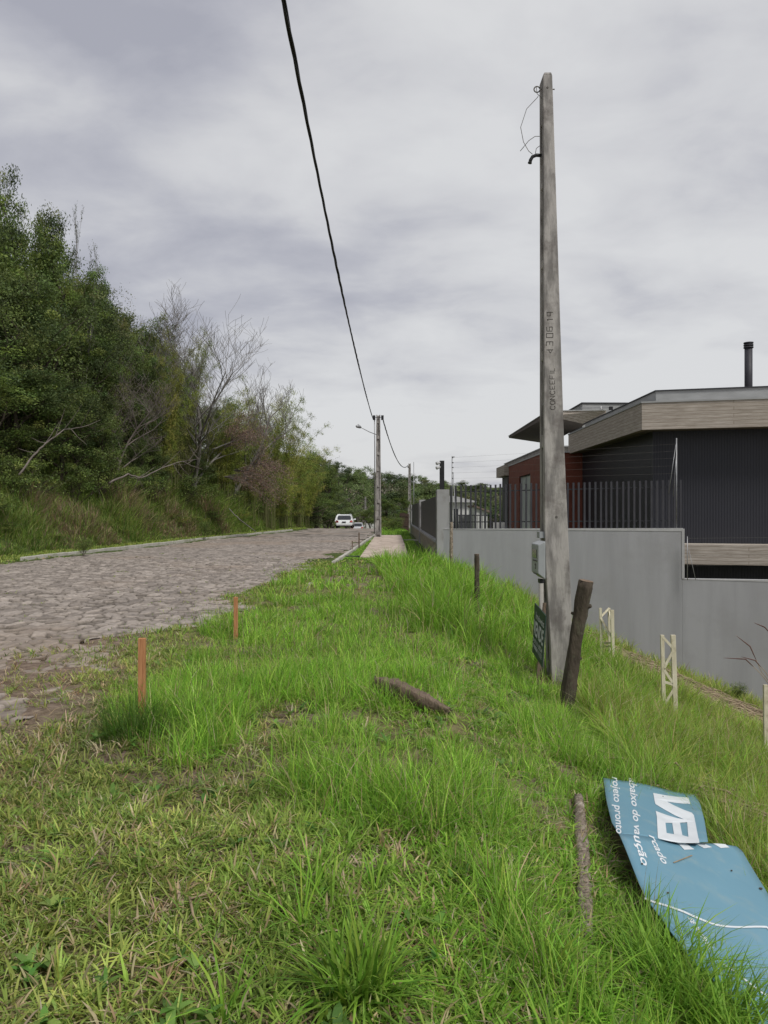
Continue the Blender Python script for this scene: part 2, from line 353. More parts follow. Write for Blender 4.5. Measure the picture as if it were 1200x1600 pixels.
def build_ground():
    ys = np.concatenate([np.arange(-12, 1, .5), np.arange(1, 16, .06), np.arange(16, 30, .14), np.arange(30, 60, .4), np.arange(60, 150, 1.5), np.arange(150, 330, 5), [360, 420, 520, 700, 1000, 1500]])
    xs = np.concatenate([[-1500, -900, -500, -300, -180, -120, -90], np.arange(-75, -22, 2.0), np.arange(-22, -8, .3), np.arange(-8, 7, .07), np.arange(7, 16, .3), np.arange(16, 60, 2), [75, 90, 120, 180, 300, 500, 900, 1500]])
    gx, gy = np.meshgrid(xs, ys); x = gx.ravel(); y = gy.ravel()
    V = np.stack([x, y, terr(x, y)], 1); n = len(xs); m = len(ys)
    i = np.arange((m-1)*n).reshape(m-1, n)[:, :-1].ravel()
    F = np.stack([i, i+1, i+n+1, i+n], 1)
    # r: bare soil, g: green ground
    soil = sstep(.5, .66, fbm(x, y, 1.3, 31))
    soil = np.maximum(soil, sstep(.35, -.6, x+2.2+(y-5)*.19+(fbm(x, y, .6, 45)-.5)*1.2)*sstep(4.4, 5.2, y)*(y < 11))
    c = np.stack([soil, sstep(20, 26, y), np.zeros_like(x)], 1)
    me = mesh_np('ground', V, [F], c, smooth=True)
    mt, t, b = principled('soil_and_thatch', (.2, .15, .1), .95, .15); L = t.links.new
    at = N(t, 'ShaderNodeAttribute', attribute_name='col'); sp = N(t, 'ShaderNodeSeparateColor'); L(at.outputs['Color'], sp.inputs[0])
    tc = N(t, 'ShaderNodeTexCoord')
    def nz(s, d=8): n_ = N(t, 'ShaderNodeTexNoise'); n_.inputs['Scale'].default_value = s; n_.inputs['Detail'].default_value = d; n_.inputs['Roughness'].default_value = .65; L(tc.outputs['Object'], n_.inputs['Vector']); return n_
    a = nz(5); cr = N(t, 'ShaderNodeValToRGB'); L(a.outputs[0], cr.inputs[0]); e = cr.color_ramp.elements
    e[0].position = .35; e[0].color = (.075, .062, .030, 1); e[1].position = .68; e[1].color = (.27, .22, .13, 1)
    k = e.new(.5); k.color = (.15, .145, .06, 1)
    d = nz(9); cd_ = N(t, 'ShaderNodeValToRGB'); L(d.outputs[0], cd_.inputs[0]); e = cd_.color_ramp.elements
    e[0].position = .35; e[0].color = (.11, .075, .055, 1); e[1].position = .7; e[1].color = (.30, .235, .18, 1)
    mx = N(t, 'ShaderNodeMix', data_type='RGBA'); L(sp.outputs[0], mx.inputs[0]); L(cr.outputs[0], mx.inputs[6]); L(cd_.outputs[0], mx.inputs[7])
    g = nz(3); cg = N(t, 'ShaderNodeValToRGB'); L(g.outputs[0], cg.inputs[0]); e = cg.color_ramp.elements
    e[0].position = .35; e[0].color = (.05, .075, .018, 1); e[1].position = .7; e[1].color = (.10, .13, .035, 1)
    m2 = N(t, 'ShaderNodeMix', data_type='RGBA'); L(sp.outputs[1], m2.inputs[0]); L(mx.outputs[2], m2.inputs[6]); L(cg.outputs[0], m2.inputs[7])
    L(m2.outputs[2], b.inputs['Base Color'])
    bp = N(t, 'ShaderNodeBump'); bp.inputs['Strength'].default_value = .8; bp.inputs['Distance'].default_value = .03; L(nz(28).outputs[0], bp.inputs['Height']); L(bp.outputs[0], b.inputs['Normal'])
    tag(link('ground', me, mt), kind='structure')
build_ground()

def voronoi(x, y, s):
    """nearest and second nearest jittered site: edge distance, cell id values, offset from the site"""
    gx = np.floor(x/s); gy = np.floor(y/s)
    D = []; PX = []; PY = []; ID = []
    for i in (-1, 0, 1):
        for j in (-1, 0, 1):
            cx = gx+i; cy = gy+j
            sx = (cx+.1+.8*hash2(cx, cy, 5))*s; sy = (cy+.1+.8*hash2(cx, cy, 6))*s
            D.append((x-sx)**2+(y-sy)**2); PX.append(sx); PY.append(sy); ID.append((cx, cy))
    D = np.array(D); PX = np.array(PX); PY = np.array(PY); CX = np.array([a for a, _ in ID]); CY = np.array([b for _, b in ID])
    o = np.argsort(D, 0)[:2]; g = lambda A, k: np.take_along_axis(A, o[k:k+1], 0)[0]
    e = (g(D, 1)-g(D, 0))/(2*np.hypot(g(PX, 1)-g(PX, 0), g(PY, 1)-g(PY, 0))+1e-6)
    return e, g(CX, 0), g(CY, 0), x-g(PX, 0), y-g(PY, 0)

def build_road():
    VV = []; FF = []; CC = []; base = 0
    for (y0, y1, dy, dx, xa, xb) in ((3.2, 8, .03, .03, -6, -2.2), (8, 15.5, .024, .022, -9.5, -1.6), (15.5, 27, .042, .036, -13.4, -1.2), (27, 50, .12, .10, -12.6, -.9), (50, 98, .5, .4, -10.5, -.7)):
        ys = np.arange(y0, y1+dy*.99, dy); xs = np.arange(xa, xb, dx)
        gx, gy = np.meshgrid(xs, ys); x = gx.ravel(); y = gy.ravel()
        wx = x+(fbm(x, y, .35, 41, 2)-.5)*.10; wy = y+(fbm(x, y, .35, 51, 2)-.5)*.10
        e, cx, cy, ox, oy = voronoi(wx*1.0, wy*.9, .225)
        r1 = hash2(cx, cy, 7); r2 = hash2(cx, cy, 8)-.5; r3 = hash2(cx, cy, 9)-.5; r4 = hash2(cx, cy, 10)
        top = sstep(.002, .024, e)
        wet = fbm(x, y, 3.0, 61)
        z = crest(y)+top*.040+(r1-.5)*.026*top+(r2*ox+r3*oy)*.30*top+(fbm(x, y, .09, 71, 2)-.5)*.010-.04+(fbm(x, y, 2.5, 77, 2)-.5)*.03
        V = np.stack([x, y, z], 1); n = len(xs); m = len(ys)
        i = np.arange((m-1)*n).reshape(m-1, n)[:, :-1].ravel()
        keep = (road_mask(x, y) > .02)[i]
        i = i[keep]
        FF.append(np.stack([i, i+1, i+n+1, i+n], 1)+base); base += len(V); VV.append(V)
        CC.append(np.stack([r4, top, sstep(.5, .72, wet)], 1))
    me = mesh_np('cobbled_road', np.concatenate(VV), [np.concatenate(FF)], np.concatenate(CC), smooth=True)
    mt, t, b = principled('basalt_cobbles', (.28, .25, .23), .8, .35); L = t.links.new
    at = N(t, 'ShaderNodeAttribute', attribute_name='col'); sp = N(t, 'ShaderNodeSeparateColor'); L(at.outputs['Color'], sp.inputs[0])
    tc = N(t, 'ShaderNodeTexCoord')
    cr = N(t, 'ShaderNodeValToRGB'); L(sp.outputs[0], cr.inputs[0]); e = cr.color_ramp.elements
    e[0].color = (.19, .163, .140, 1); e[1].color = (.385, .335, .29, 1)
    n1 = N(t, 'ShaderNodeTexNoise'); n1.inputs['Scale'].default_value = 14; n1.inputs['Detail'].default_value = 8; L(tc.outputs['Object'], n1.inputs['Vector'])
    mr = N(t, 'ShaderNodeMapRange'); mr.inputs[1].default_value = .3; mr.inputs[2].default_value = .7; mr.inputs[3].default_value = .72; mr.inputs[4].default_value = 1.2; L(n1.outputs[0], mr.inputs[0])
    ml = N(t, 'ShaderNodeVectorMath', operation='SCALE'); L(cr.outputs[0], ml.inputs[0]); L(mr.outputs[0], ml.inputs['Scale'])
    dirt = N(t, 'ShaderNodeMix', data_type='RGBA'); dirt.inputs[6].default_value = (.30, .235, .18, 1); L(ml.outputs[0], dirt.inputs[7])
    inv = N(t, 'ShaderNodeMapRange'); inv.inputs[3].default_value = 1; inv.inputs[4].default_value = .45; L(sp.outputs[2], inv.inputs[0]); L(inv.outputs[0], dirt.inputs[0])
    j = N(t, 'ShaderNodeMix', data_type='RGBA'); j.inputs[6].default_value = (.045, .038, .025, 1); L(dirt.outputs[2], j.inputs[7]); L(sp.outputs[1], j.inputs[0])
    L(j.outputs[2], b.inputs['Base Color'])
    bp = N(t, 'ShaderNodeBump'); bp.inputs['Strength'].default_value = .5; bp.inputs['Distance'].default_value = .01
    n2 = N(t, 'ShaderNodeTexNoise'); n2.inputs['Scale'].default_value = 40; n2.inputs['Detail'].default_value = 4; L(tc.outputs['Object'], n2.inputs['Vector']); L(n2.outputs[0], bp.inputs['Height']); L(bp.outputs[0], b.inputs['Normal'])
    tag(link('cobbled_road', me, mt), kind='structure')
build_road()

def kerb(name, pts, w, h, seg=1.0):
    mb = MB()
    for a, b in zip(pts[:-1], pts[1:]):
        a = Vector(a); b = Vector(b); n = max(1, int((b-a).length/seg))
        for i in range(n):
            p = a.lerp(b, i/n); q = a.lerp(b, (i+1)/n-.008/((b-a).length/n*n))
            dz = random.uniform(-.012, .012)
            mb.bar((p.x, p.y, p.z+h/2-.06+dz), (q.x+random.uniform(-.01, .01), q.y, q.z+h/2-.06+dz), w, h+.12)
    o = mb.build(name, M['kerb'], bevel=.012); tag(o, kind='structure')
kp = [(x, y, float(crest(np.array([y]))[0])) for x, y in zip(KX, KY) if 25 <= y <= 66]
kerb('kerb', kp, .14, .13)
kerb('kerb', [(-1.80, 23.6, 0), (-1.62, 30, 0), (-1.42, 40, 0), (-1.15, 53, 0), (-1.1, 74, -.02)], .12, .10)
kerb('kerb', [(-1.93, 13.2, -.03), (-1.82, 17.8, -.03)], .10, .02)

def build_footpath():
    y0, y1 = 26.7, 52.0
    xa, xb = P(562.3, 871, y0).x, P(640, 871, y0).x
    xs = np.linspace(xa, xb, 24); ys = np.linspace(y0, y1, 260)
    gx, gy = np.meshgrid(xs, ys); x = gx.ravel(); y = gy.ravel()
    e, cx, cy, ox, oy = voronoi(x+(fbm(x, y, .5, 5, 2)-.5)*.2, y*.8, .62)
    z = .03+.010*sstep(.0, .05, e)+(hash2(cx, cy, 3)-.5)*.006
    V = np.stack([x, y, z], 1); n = len(xs); m = len(ys)
    i = np.arange((m-1)*n).reshape(m-1, n)[:, :-1].ravel()
    F = np.stack([i, i+1, i+n+1, i+n], 1)
    c = np.stack([hash2(cx, cy, 4), sstep(0, .05, e), 0*x], 1)
    # front edge slab
    b = len(V); V2 = [(xa, y0, -.12), (xb, y0, -.12), (xb, y1, -.12), (xa, y1, -.12)]
    V = np.concatenate([V, V2]); c = np.concatenate([c, np.tile([[.3, .5, 0]], (4, 1))])
    row0 = list(range(n)); left = [k*n for k in range(m)]; right = [k*n+n-1 for k in range(m)]
    me = mesh_np('footpath', V, [F], c)
    bm = bmesh.new(); bm.from_mesh(me); bm.verts.ensure_lookup_table()
    bm.faces.new([bm.verts[b], bm.verts[b+1]]+[bm.verts[k] for k in reversed(row0)])
    bm.faces.new([bm.verts[b+3], bm.verts[b]]+[bm.verts[k] for k in left])
    bm.faces.new([bm.verts[b+1], bm.verts[b+2]]+[bm.verts[k] for k in reversed(right)])
    bm.to_mesh(me); bm.free()
    mt, t, bb = principled('irregular_sandstone', (.4, .33, .28), .85, .25); L = t.links.new
    at = N(t, 'ShaderNodeAttribute', attribute_name='col'); sp = N(t, 'ShaderNodeSeparateColor'); L(at.outputs['Color'], sp.inputs[0])
    cr = N(t, 'ShaderNodeValToRGB'); L(sp.outputs[0], cr.inputs[0]); e_ = cr.color_ramp.elements
    e_[0].color = (.42, .34, .28, 1); e_[1].color = (.58, .49, .41, 1)
    j = N(t, 'ShaderNodeMix', data_type='RGBA'); j.inputs[6].default_value = (.30, .24, .20, 1); L(cr.outputs[0], j.inputs[7]); L(sp.outputs[1], j.inputs[0]); L(j.outputs[2], bb.inputs['Base Color'])
    tag(link('footpath', me, mt), kind='structure')
    mb = MB()   # thin concrete strips across the verge
    mb.box(-1.3, xa-.02, 43.3, 43.42, -.05, .05); mb.box(xb+.02, 1.45, 43.3, 43.42, -.05, .055)
    tag(mb.build('kerb', M['kerb']), kind='structure')
    mb = MB(); mb.box(-1.68, xa-.01, 27.05, 27.12, -.05, .06)
    tag(mb.build('kerb', M['darkmetal']), kind='structure')
build_footpath()

# ------------------------------------------------------------------ blades of grass
def blades(pos, h, w, az, lean, col, segs=3, twist=.5, curl=1.9):
    n = len(pos); h = np.asarray(h)[:, None]; w = np.asarray(w)[:, None]; lean = np.asarray(lean)[:, None]
    t = np.linspace(0, 1, segs+1)[None, :]
    hor = h*lean*t**curl; ver = h*(t-.45*lean*t**2*np.minimum(lean, 1.4))
    dx = np.cos(az)[:, None]; dy = np.sin(az)[:, None]
    cx = pos[:, 0:1]+dx*hor; cy = pos[:, 1:2]+dy*hor; cz = pos[:, 2:3]+ver
    fa = az+np.pi/2+rng.normal(0, twist, n)
    wx = np.cos(fa)[:, None]; wy = np.sin(fa)[:, None]
    prof = np.array([.75, 1.0, .8, .5, .3][:segs])[None, :]*w/2
    L_ = np.stack([cx[:, :-1]-wx*prof, cy[:, :-1]-wy*prof, cz[:, :-1]], -1)
    R_ = np.stack([cx[:, :-1]+wx*prof, cy[:, :-1]+wy*prof, cz[:, :-1]], -1)
    tip = np.stack([cx[:, -1], cy[:, -1], cz[:, -1]], -1)[:, None]
    LR = np.stack([L_, R_], 2).reshape(n, segs*2, 3)
    V = np.concatenate([LR, tip], 1); k = segs*2+1
    b = (np.arange(n)*k)[:, None]
    Q = np.concatenate([b+np.array([[2*i, 2*i+1, 2*i+3, 2*i+2]]) for i in range(segs-1)], 0)
    Tn = b+np.array([[2*segs-2, 2*segs-1, 2*segs]])
    return V.reshape(-1, 3), Q, Tn, np.repeat(col, k, 0)
class Field:
    def __init__(s): s.V = []; s.Q = []; s.T = []; s.C = []; s.n = 0
    def add(s, V, Q, Tn, C):
        s.V.append(V); s.Q.append(Q+s.n); s.T.append(Tn+s.n); s.C.append(C); s.n += len(V)
    def build(s, name, mat, parent=None):
        me = mesh_np(name, np.concatenate(s.V), [np.concatenate(s.Q), np.concatenate(s.T)], np.concatenate(s.C), smooth=False)
        return link(name, me, mat, parent)
def sample(n, y0, y1, p=1.0, ux=(-.56, .54)):
    """scatter in the ground wedge ahead of the camera, thinning with distance"""
    y = (rng.random(n)*(y1**p-y0**p)+y0**p)**(1/p)
    u = rng.uniform(ux[0], ux[1], n)
    return u*(y+.8), y
def pal(cols, n, var=.18, wts=None):
    cols = np.array(cols); i = rng.choice(len(cols), n, p=wts)
    c = cols[i]*(1+rng.normal(0, var, (n, 1))); c = c*(1+rng.normal(0, .06, (n, 3)))
    return np.clip(c, .004, .9)
BRIGHT = [(0.224, 0.428, 0.047), (0.290, 0.506, 0.064), (0.171, 0.349, 0.040), (0.368, 0.544, 0.093)]
LUSH = [(0.174, 0.341, 0.036), (0.233, 0.420, 0.048), (0.292, 0.478, 0.063)]
OLIVE = [(0.300, 0.370, 0.087), (0.228, 0.312, 0.064), (0.373, 0.416, 0.116), (0.181, 0.266, 0.058)]
YELLOW = [(0.330, 0.400, 0.076), (0.403, 0.447, 0.118), (0.256, 0.340, 0.065)]
STRAW = [(.46, .37, .21), (.38, .29, .16), (.54, .46, .30)]
def zones(x, y):
    """0..1 weights: tall soft grass, coarse tall grass, short broad leaf"""
    n = fbm(x, y, 1.1, 101)-.5
    xl = np.interp(y, [2.5, 3.6, 4.6, 5.9, 9, 12, 21, 27], [-.2, -.9, -1.5, -1.95, -2.3, -2.3, -2.3, -1.9])
    yb = np.interp(x, [-2.5, -1.5, -.4, .2, .7, 2.5], [5.4, 4.4, 3.5, 3.0, 2.6, 2.2])
    tall = sstep(-.15, .35, x-xl+n*1.5)*sstep(-.4, .5, y-yb+n*2.0)
    # trodden strip between the soft and the coarse grass
    xp = np.interp(y, [6, 8, 10, 14, 24], [1.5, 1.0, .35, -.25, -.7])
    coarse = sstep(0, .35, x-xp+n*.8)*sstep(9.3, 10.6, y+n*1.5+np.clip(x-1.2, 0, 2)*.6)
    trod = np.exp(-((x-xp+.25)/.28)**2)*sstep(8, 10, y)
    return tall, coarse, trod
def blocked(x, y):
    b = (x > -1.02)*(x < .66)*(y > 26.5)*(y < 52.2)           # path
    b = b | (y > 23.7)*(x > 1.2)*(x < 14)
    b = b | (y > 20.7)*(x > 8.0) | ((x-1.4)/(8.1-1.4)*(-2.5)+23.75 < y)*(x > 1.4)*(x < 14)*(y > 19)
    return b.astype(bool)
# the fallen sign lies in two panels over the slope
def hit(px, py, off):   # meet the slope at a given height above it
    lo, hi = 1.5, 9.0
    for _ in range(40):
        m = (lo+hi)/2; q = P(px, py, m); g = float(terr_base(np.array([q.x]), np.array([q.y]))[0])+off
        if q.z > g: lo = m
        else: hi = m
    return P(px, py, lo)
def plane(a, b, c): n = (b-a).cross(c-a).normalized(); n = n if n.z > 0 else -n; return a, n
SA = plane(hit(943, 1215, .10), hit(1085, 1240, .14), hit(968, 1308, .22))
SB = plane(hit(968, 1308, .23), hit(1150, 1324, .20), hit(1140, 1570, .12))
C0 = Vector((0, 0, CZ))
def on(pl, px, py, lift=0.0):
    d = P(px, py, 1.0)-C0; t = (pl[0]-C0).dot(pl[1])/d.dot(pl[1]); q = C0+d*t
    bend = .012*math.sin(px*.045+1.0)*math.sin(py*.021)
    return q+pl[1]*(bend+lift)
OUT_A = ([(943, 1215), (948, 1250), (956, 1285), (968, 1306)], [(1085, 1240), (1094, 1256), (1100, 1280), (1106, 1316)])
OUT_B = ([(967, 1304), (985, 1345), (1010, 1400), (1045, 1455), (1090, 1510), (1150, 1570), (1190, 1604)], [(1150, 1323), (1160, 1330), (1176, 1358), (1200, 1402), (1222, 1440), (1240, 1500), (1255, 1590)])
SHEETS = [[tuple(on(SA, *q))[:2] for q in OUT_A[0]+OUT_A[1][::-1]], [tuple(on(SB, *q))[:2] for q in OUT_B[0]+OUT_B[1][::-1]]]
def on_sheet(x, y):
    r = np.zeros(len(x), bool)
    for poly in SHEETS:
        inside = np.zeros(len(x), bool); j = len(poly)-1
        for i in range(len(poly)):
            xi, yi = poly[i]; xj, yj = poly[j]
            inside ^= ((yi > y) != (yj > y)) & (x < (xj-xi)*(y-yi)/(yj-yi+1e-9)+xi); j = i
        r |= inside
    return r
KEEP = [((-.11, 6.9), (.55, 6.25), .5), ((1.25, 5.0), (.80, 3.15), .20), ((2.05, 9.15), (1.9, 8.3), .34), ((1.86, 7.7), (1.80, 7.2), .34), ((-1.93, 9.8), (-1.93, 9.0), .12)]
def hcap(x, y, h):
    """grass is trodden low right in front of the logs and stakes"""
    f = np.ones(len(x))
    for (a, b, wd) in KEEP:
        ax, ay = a; bx, by = b; t = np.clip(((x-ax)*(bx-ax)+(y-ay)*(by-ay))/((bx-ax)**2+(by-ay)**2), 0, 1)
        ex = x-(ax+t*(bx-ax)); ey = y-(ay+t*(by-ay)); ey = np.where(ey < 0, ey*.55, ey*3); d = np.hypot(ex*(3 if wd > .3 else 1), ey)
        f = np.minimum(f, (.22 if wd != .20 else .42)+(.78 if wd != .20 else .58)*sstep(wd*.5, wd*1.3, d))
    cut = np.exp(-(((x-4.9)/1.3)**2+((y-16.0)/2.6)**2))+np.exp(-(((x-6.5)/1.7)**2+((y-14.0)/2.6)**2))+.6*np.exp(-(((x-3.6)/.7)**2+((y-9.0)/1.0)**2))
    f = f*(1-.72*np.clip(cut, 0, 1))
    f = f*(1-.5*sstep(20, 23, y)*(x < 1.0))
    return h*f
def grass_near():
    f = Field()
    # --- soft tufts
    def tufts(nt, y0, y1, p, nb, hmul, wmin):
        x, y = sample(nt, y0, y1, p)
        tall, coarse, trod = zones(x, y)
        dens = fbm(x, y, .45, 131)
        clear = np.exp(-(((x+1.9)/.35)**2+((y-5.25)/.5)**2))
        keep = (rng.random(nt) < tall*(1-coarse*.9)*(1-.75*trod)*sstep(.31, .5, dens)*1.25) & ~blocked(x, y) & ~on_sheet(x, y) & (road_mask(x, y) < .3) & (y < 26)
        x, y, dens = x[keep], y[keep], dens[keep]; m = len(x)
        big = fbm(x, y, .8, 141)
        H = (.09+.30*sstep(.32, .72, big*.6+dens*.4))*hmul*rng.uniform(.7, 1.2, m)
        H *= 1-.35*np.exp(-((x-.1)/1.1)**2-((y-10.5)/3.5)**2)
        low = sstep(0.0, 1.3, x)*sstep(5.5, 3.2, y); H *= 1-.3*low
        idx = np.repeat(np.arange(m), nb); n = len(idx)
        a = rng.uniform(0, 2*np.pi, n); r = np.abs(rng.normal(0, .035, n))*(1+H[idx]*2)
        px = x[idx]+np.cos(a)*r; py = y[idx]+np.sin(a)*r
        h = hcap(px, py, H[idx]*rng.uniform(.45, 1.15, n))
        pos = np.stack([px, py, terr(px, py)-.01], 1)
        wd = np.maximum(rng.uniform(.003, .0078, n), py*wmin)
        tint = fbm(px, py, 1.4, 151)
        ye = sstep(1.2, 3.2, px)[:, None]*.8
        c = pal(BRIGHT, n)*(1-ye)+pal(YELLOW, n)*ye
        c *= ((.72+.6*tint)*rng.uniform(.75, 1.2, m)[idx])[:, None]
        dry = rng.random(n) < .085; c *= rng.uniform(.8, 1.22, (n, 1)); c[dry] = pal(STRAW, dry.sum())
        f.add(*blades(pos, h*rng.uniform(.8, 1.1, n), wd, a+rng.normal(0, .9, n), rng.uniform(.1, 1.0, n)+.9*(rng.random(n) < .25), c, 4, twist=.8))
    tufts(9000, 1.7, 7.5, 1.6, 16, 1.0, .00075)
    tufts(9500, 7.5, 14, 1.5, 13, .95, .0009)
    tufts(5000, 14, 26, 1.3, 12, .85, .0011)
    # --- matted short grass everywhere
    def short(n, y0, y1, p, wmin):
        K_ = 7; n = n//K_; x, y = sample(n, y0, y1, p); tall, coarse, trod = zones(x, y)
        rm = road_mask(x, y); patch = fbm(x, y, .5, 161)
        dry = sstep(.35, -.6, x+2.2+(y-5)*.19+(fbm(x, y, .6, 45)-.5)*1.2)*sstep(4.4, 5.2, y)*(y < 11)
        keep = (rng.random(n) < (1-.55*tall)*(1-rm*.97)*(1-.86*dry)*(.3+1.2*sstep(.3, .6, patch))) & ~blocked(x, y) & ~on_sheet(x, y)
        x, y, dry = x[keep], y[keep], dry[keep]; m = len(x)
        g = sstep(-1.2, .6, x)[:, None]; tint = fbm(x, y, .9, 171)[:, None]*.9+fbm(x, y, .25, 173)[:, None]*.5
        c = (pal(OLIVE, m)*(1-g)+pal(BRIGHT, m)*g*.9)*(.42+.85*tint)
        dr = rng.random(m) < (.13+.30*dry); c[dr] = pal(STRAW, dr.sum()); sz = rng.uniform(.55, 1.35, m)
        idx = np.repeat(np.arange(m), K_); m = len(idx); a = rng.uniform(0, 2*np.pi, m); r = rng.uniform(0, .028, m)
        x = x[idx]+np.cos(a)*r; y = y[idx]+np.sin(a)*r
        pos = np.stack([x, y, terr(x, y)-.004+rng.uniform(0, .02, m)], 1)
        h = rng.uniform(.035, .10, m)*sz[idx]; wd = np.maximum(rng.uniform(.0045, .010, m)*(.6+.5*sz[idx]), y*wmin)
        c = c[idx]*rng.uniform(.8, 1.2, (m, 1)); dd = rng.random(m) < .06; c[dd] = pal(STRAW, dd.sum())
        f.add(*blades(pos, h, wd, a+rng.normal(0, .5, m), rng.uniform(.4, 1.6, m), c, 3, twist=.5, curl=1.4))
    short(150000, 1.6, 4.5, 1.5, .0009)
    short(100000, 4.5, 9, 1.4, .001)
    short(60000, 9, 27, 1.2, .0012)
    # --- coarse arching grass (verge to the wall)
    nt = 5200; x, y = sample(nt, 7.5, 25.5, 1.3, (-.2, .54)); tall, coarse, trod = zones(x, y)
    keep = (rng.random(nt) < coarse*(1-.6*sstep(3.6, 6.0, x)*sstep(.35, .6, fbm(x, y, 1.6, 181)))) & ~blocked(x, y)
    x, y = x[keep], y[keep]; m = len(x); nb = 15
    H = (.30+.50*sstep(.3, .7, fbm(x, y, .9, 191)))*(1-.45*sstep(2.8, 5.0, x))*(1-.15*sstep(20, 25, y))
    idx = np.repeat(np.arange(m), nb); n = len(idx); a = rng.uniform(0, 2*np.pi, n); r = np.abs(rng.normal(0, .06, n))
    px = x[idx]+np.cos(a)*r; py = y[idx]+np.sin(a)*r; pos = np.stack([px, py, terr(px, py)-.01], 1)
    c = pal(LUSH, n); ye = (sstep(2.6, 4.6, px))[:, None]*.8; c = c*(1-ye)+pal(YELLOW, n)*ye; c *= (.8+.45*fbm(px, py, 1.2, 201))[:, None]
    dr = rng.random(n) < (.05+.12*sstep(2.6, 5, px)); c[dr] = pal(STRAW, dr.sum())
    f.add(*blades(pos, hcap(px, py, H[idx]*rng.uniform(.5, 1.2, n)), np.maximum(rng.uniform(.007, .013, n), py*.0010), a+rng.normal(0, .5, n), rng.uniform(.2, 1.1, n), c, 4))
    # --- right slope near: long yellow-green grass
    nt = 3600; x, y = sample(nt, 3.2, 12.5, 1.2, (.2, .56)); n0 = fbm(x, y, .7, 211)
    keep = (x > 1.9+.15*n0) & ~on_sheet(x-.05, y) & ~on_sheet(x-.12, y+.1) & (rng.random(nt) < sstep(.25, .45, n0))
    x, y = x[keep], y[keep]; m = len(x); nb = 14; H = (.22+.30*sstep(.3, .75, fbm(x, y, .8, 221)))*np.where((x < 2.8) & (y < 6), .7, 1)
    idx = np.repeat(np.arange(m), nb); n = len(idx); a = rng.uniform(0, 2*np.pi, n); r = np.abs(rng.normal(0, .05, n))
    px = x[idx]+np.cos(a)*r; py = y[idx]+np.sin(a)*r; pos = np.stack([px, py, terr(px, py)-.01], 1)
    c = pal(YELLOW+BRIGHT[:2], n)*(.75+.5*fbm(px, py, .9, 231))[:, None]; dr = rng.random(n) < .12; c[dr] = pal(STRAW, dr.sum())
    f.add(*blades(pos, hcap(px, py, H[idx]*rng.uniform(.5, 1.2, n)), np.maximum(rng.uniform(.004, .009, n), py*.0009), a+rng.normal(0, .5, n), rng.uniform(.2, 1.2, n), c, 4))
    # --- broad leafed tufts beside the fallen sign and low in front
    spots = [(.45+.9*rng.random(), 1.9+1.0*rng.random()) for _ in range(26)]+[(1.05+.4*rng.random(), 2.3+1.0*rng.random()) for _ in range(26)]+[(rng.uniform(-.6, .2), rng.uniform(2.3, 3.6)) for _ in range(6)]
    LE = SHEETS[1][1:7]
    for k in range(60):
        t = rng.random()**.8*5; i = min(int(t), 4); a_, b_ = np.array(LE[i]), np.array(LE[i+1]); q_ = a_+(b_-a_)*(t-i); spots.append((q_[0]-rng.uniform(.02, .30), q_[1]-rng.uniform(.0, .15)))
    for (sx, sy) in spots:
        n = 20; a = rng.uniform(0, 2*np.pi, n); r = rng.uniform(0, .05, n); px = sx+np.cos(a)*r; py = sy+np.sin(a)*r
        f.add(*blades(np.stack([px, py, terr(px, py)-.01], 1), hcap(px, py, rng.uniform(.14, .36, n)), rng.uniform(.005, .011, n), a, rng.uniform(.3, 1.2, n), pal(LUSH+BRIGHT[:1], n)*rng.uniform(.6, 1.1), 4, twist=.3))
    # --- low broad leaved weeds
    m = 900; x, y = sample(m, 1.8, 9, 1.3); k = (fbm(x, y, .6, 411) > .5) & ~on_sheet(x, y) & (road_mask(x, y) < .3) & (x > -2.0-(y-5)*.15); x, y = x[k], y[k]; m = len(x)
    nb = 7; idx = np.repeat(np.arange(m), nb); n = len(idx); a = rng.uniform(0, 2*np.pi, n); sz = rng.uniform(.6, 1.5, m)[idx]
    f.add(*blades(np.stack([x[idx], y[idx], terr(x, y)[idx]+rng.uniform(0, .05, n)], 1), rng.uniform(.03, .06, n)*sz, rng.uniform(.014, .026, n)*sz, a, rng.uniform(.8, 1.6, n), pal([(.16, .30, .06), (.11, .23, .05), (.22, .34, .08)], n), 3, twist=.15, curl=1.2))
    # --- thin flowering stems standing above the turf
    m = 1500; x, y = sample(m, 2.2, 16, 1.2, (-.3, .56)); tall, coarse, trod = zones(x, y); k = (tall > .5) & ~on_sheet(x, y) & ~blocked(x, y); x, y = x[k], y[k]; m = len(x)
    f.add(*blades(np.stack([x, y, terr(x, y)], 1), hcap(x, y, rng.uniform(.3, .52, m)), np.maximum(.0028, y*.0006), rng.uniform(0, 6.28, m), rng.uniform(.1, .6, m), pal([(.36, .40, .14), (.42, .40, .18)], m), 4))
    # --- straw and fallen stems lying about
    n = 4200; x, y = sample(n, 1.8, 10, 1.4); k = ~on_sheet(x, y) & (road_mask(x, y) < .5); x, y = x[k], y[k]; n = len(x)
    f.add(*blades(np.stack([x, y, terr(x, y)+.012], 1), rng.uniform(.05, .16, n), np.maximum(.003, y*.0008), rng.uniform(0, 6.28, n), rng.uniform(2.2, 4, n)*.6, pal(STRAW, n), 3, curl=1.0))
    # --- little tufts in the road joints
    n = 5200; x, y = sample(n, 6, 30, 1.0, (-.56, 0)); k = (road_mask(x, y) > .5) & (rng.random(n) < sstep(.55, .7, fbm(x, y, .8, 241))*(.25+.75*sstep(-6, -2.5, x-.02*y))); x, y = x[k], y[k]; n = len(x)
    idx = np.repeat(np.arange(n), 4); px = x[idx]+rng.normal(0, .03, n*4); py = y[idx]+rng.normal(0, .03, n*4)
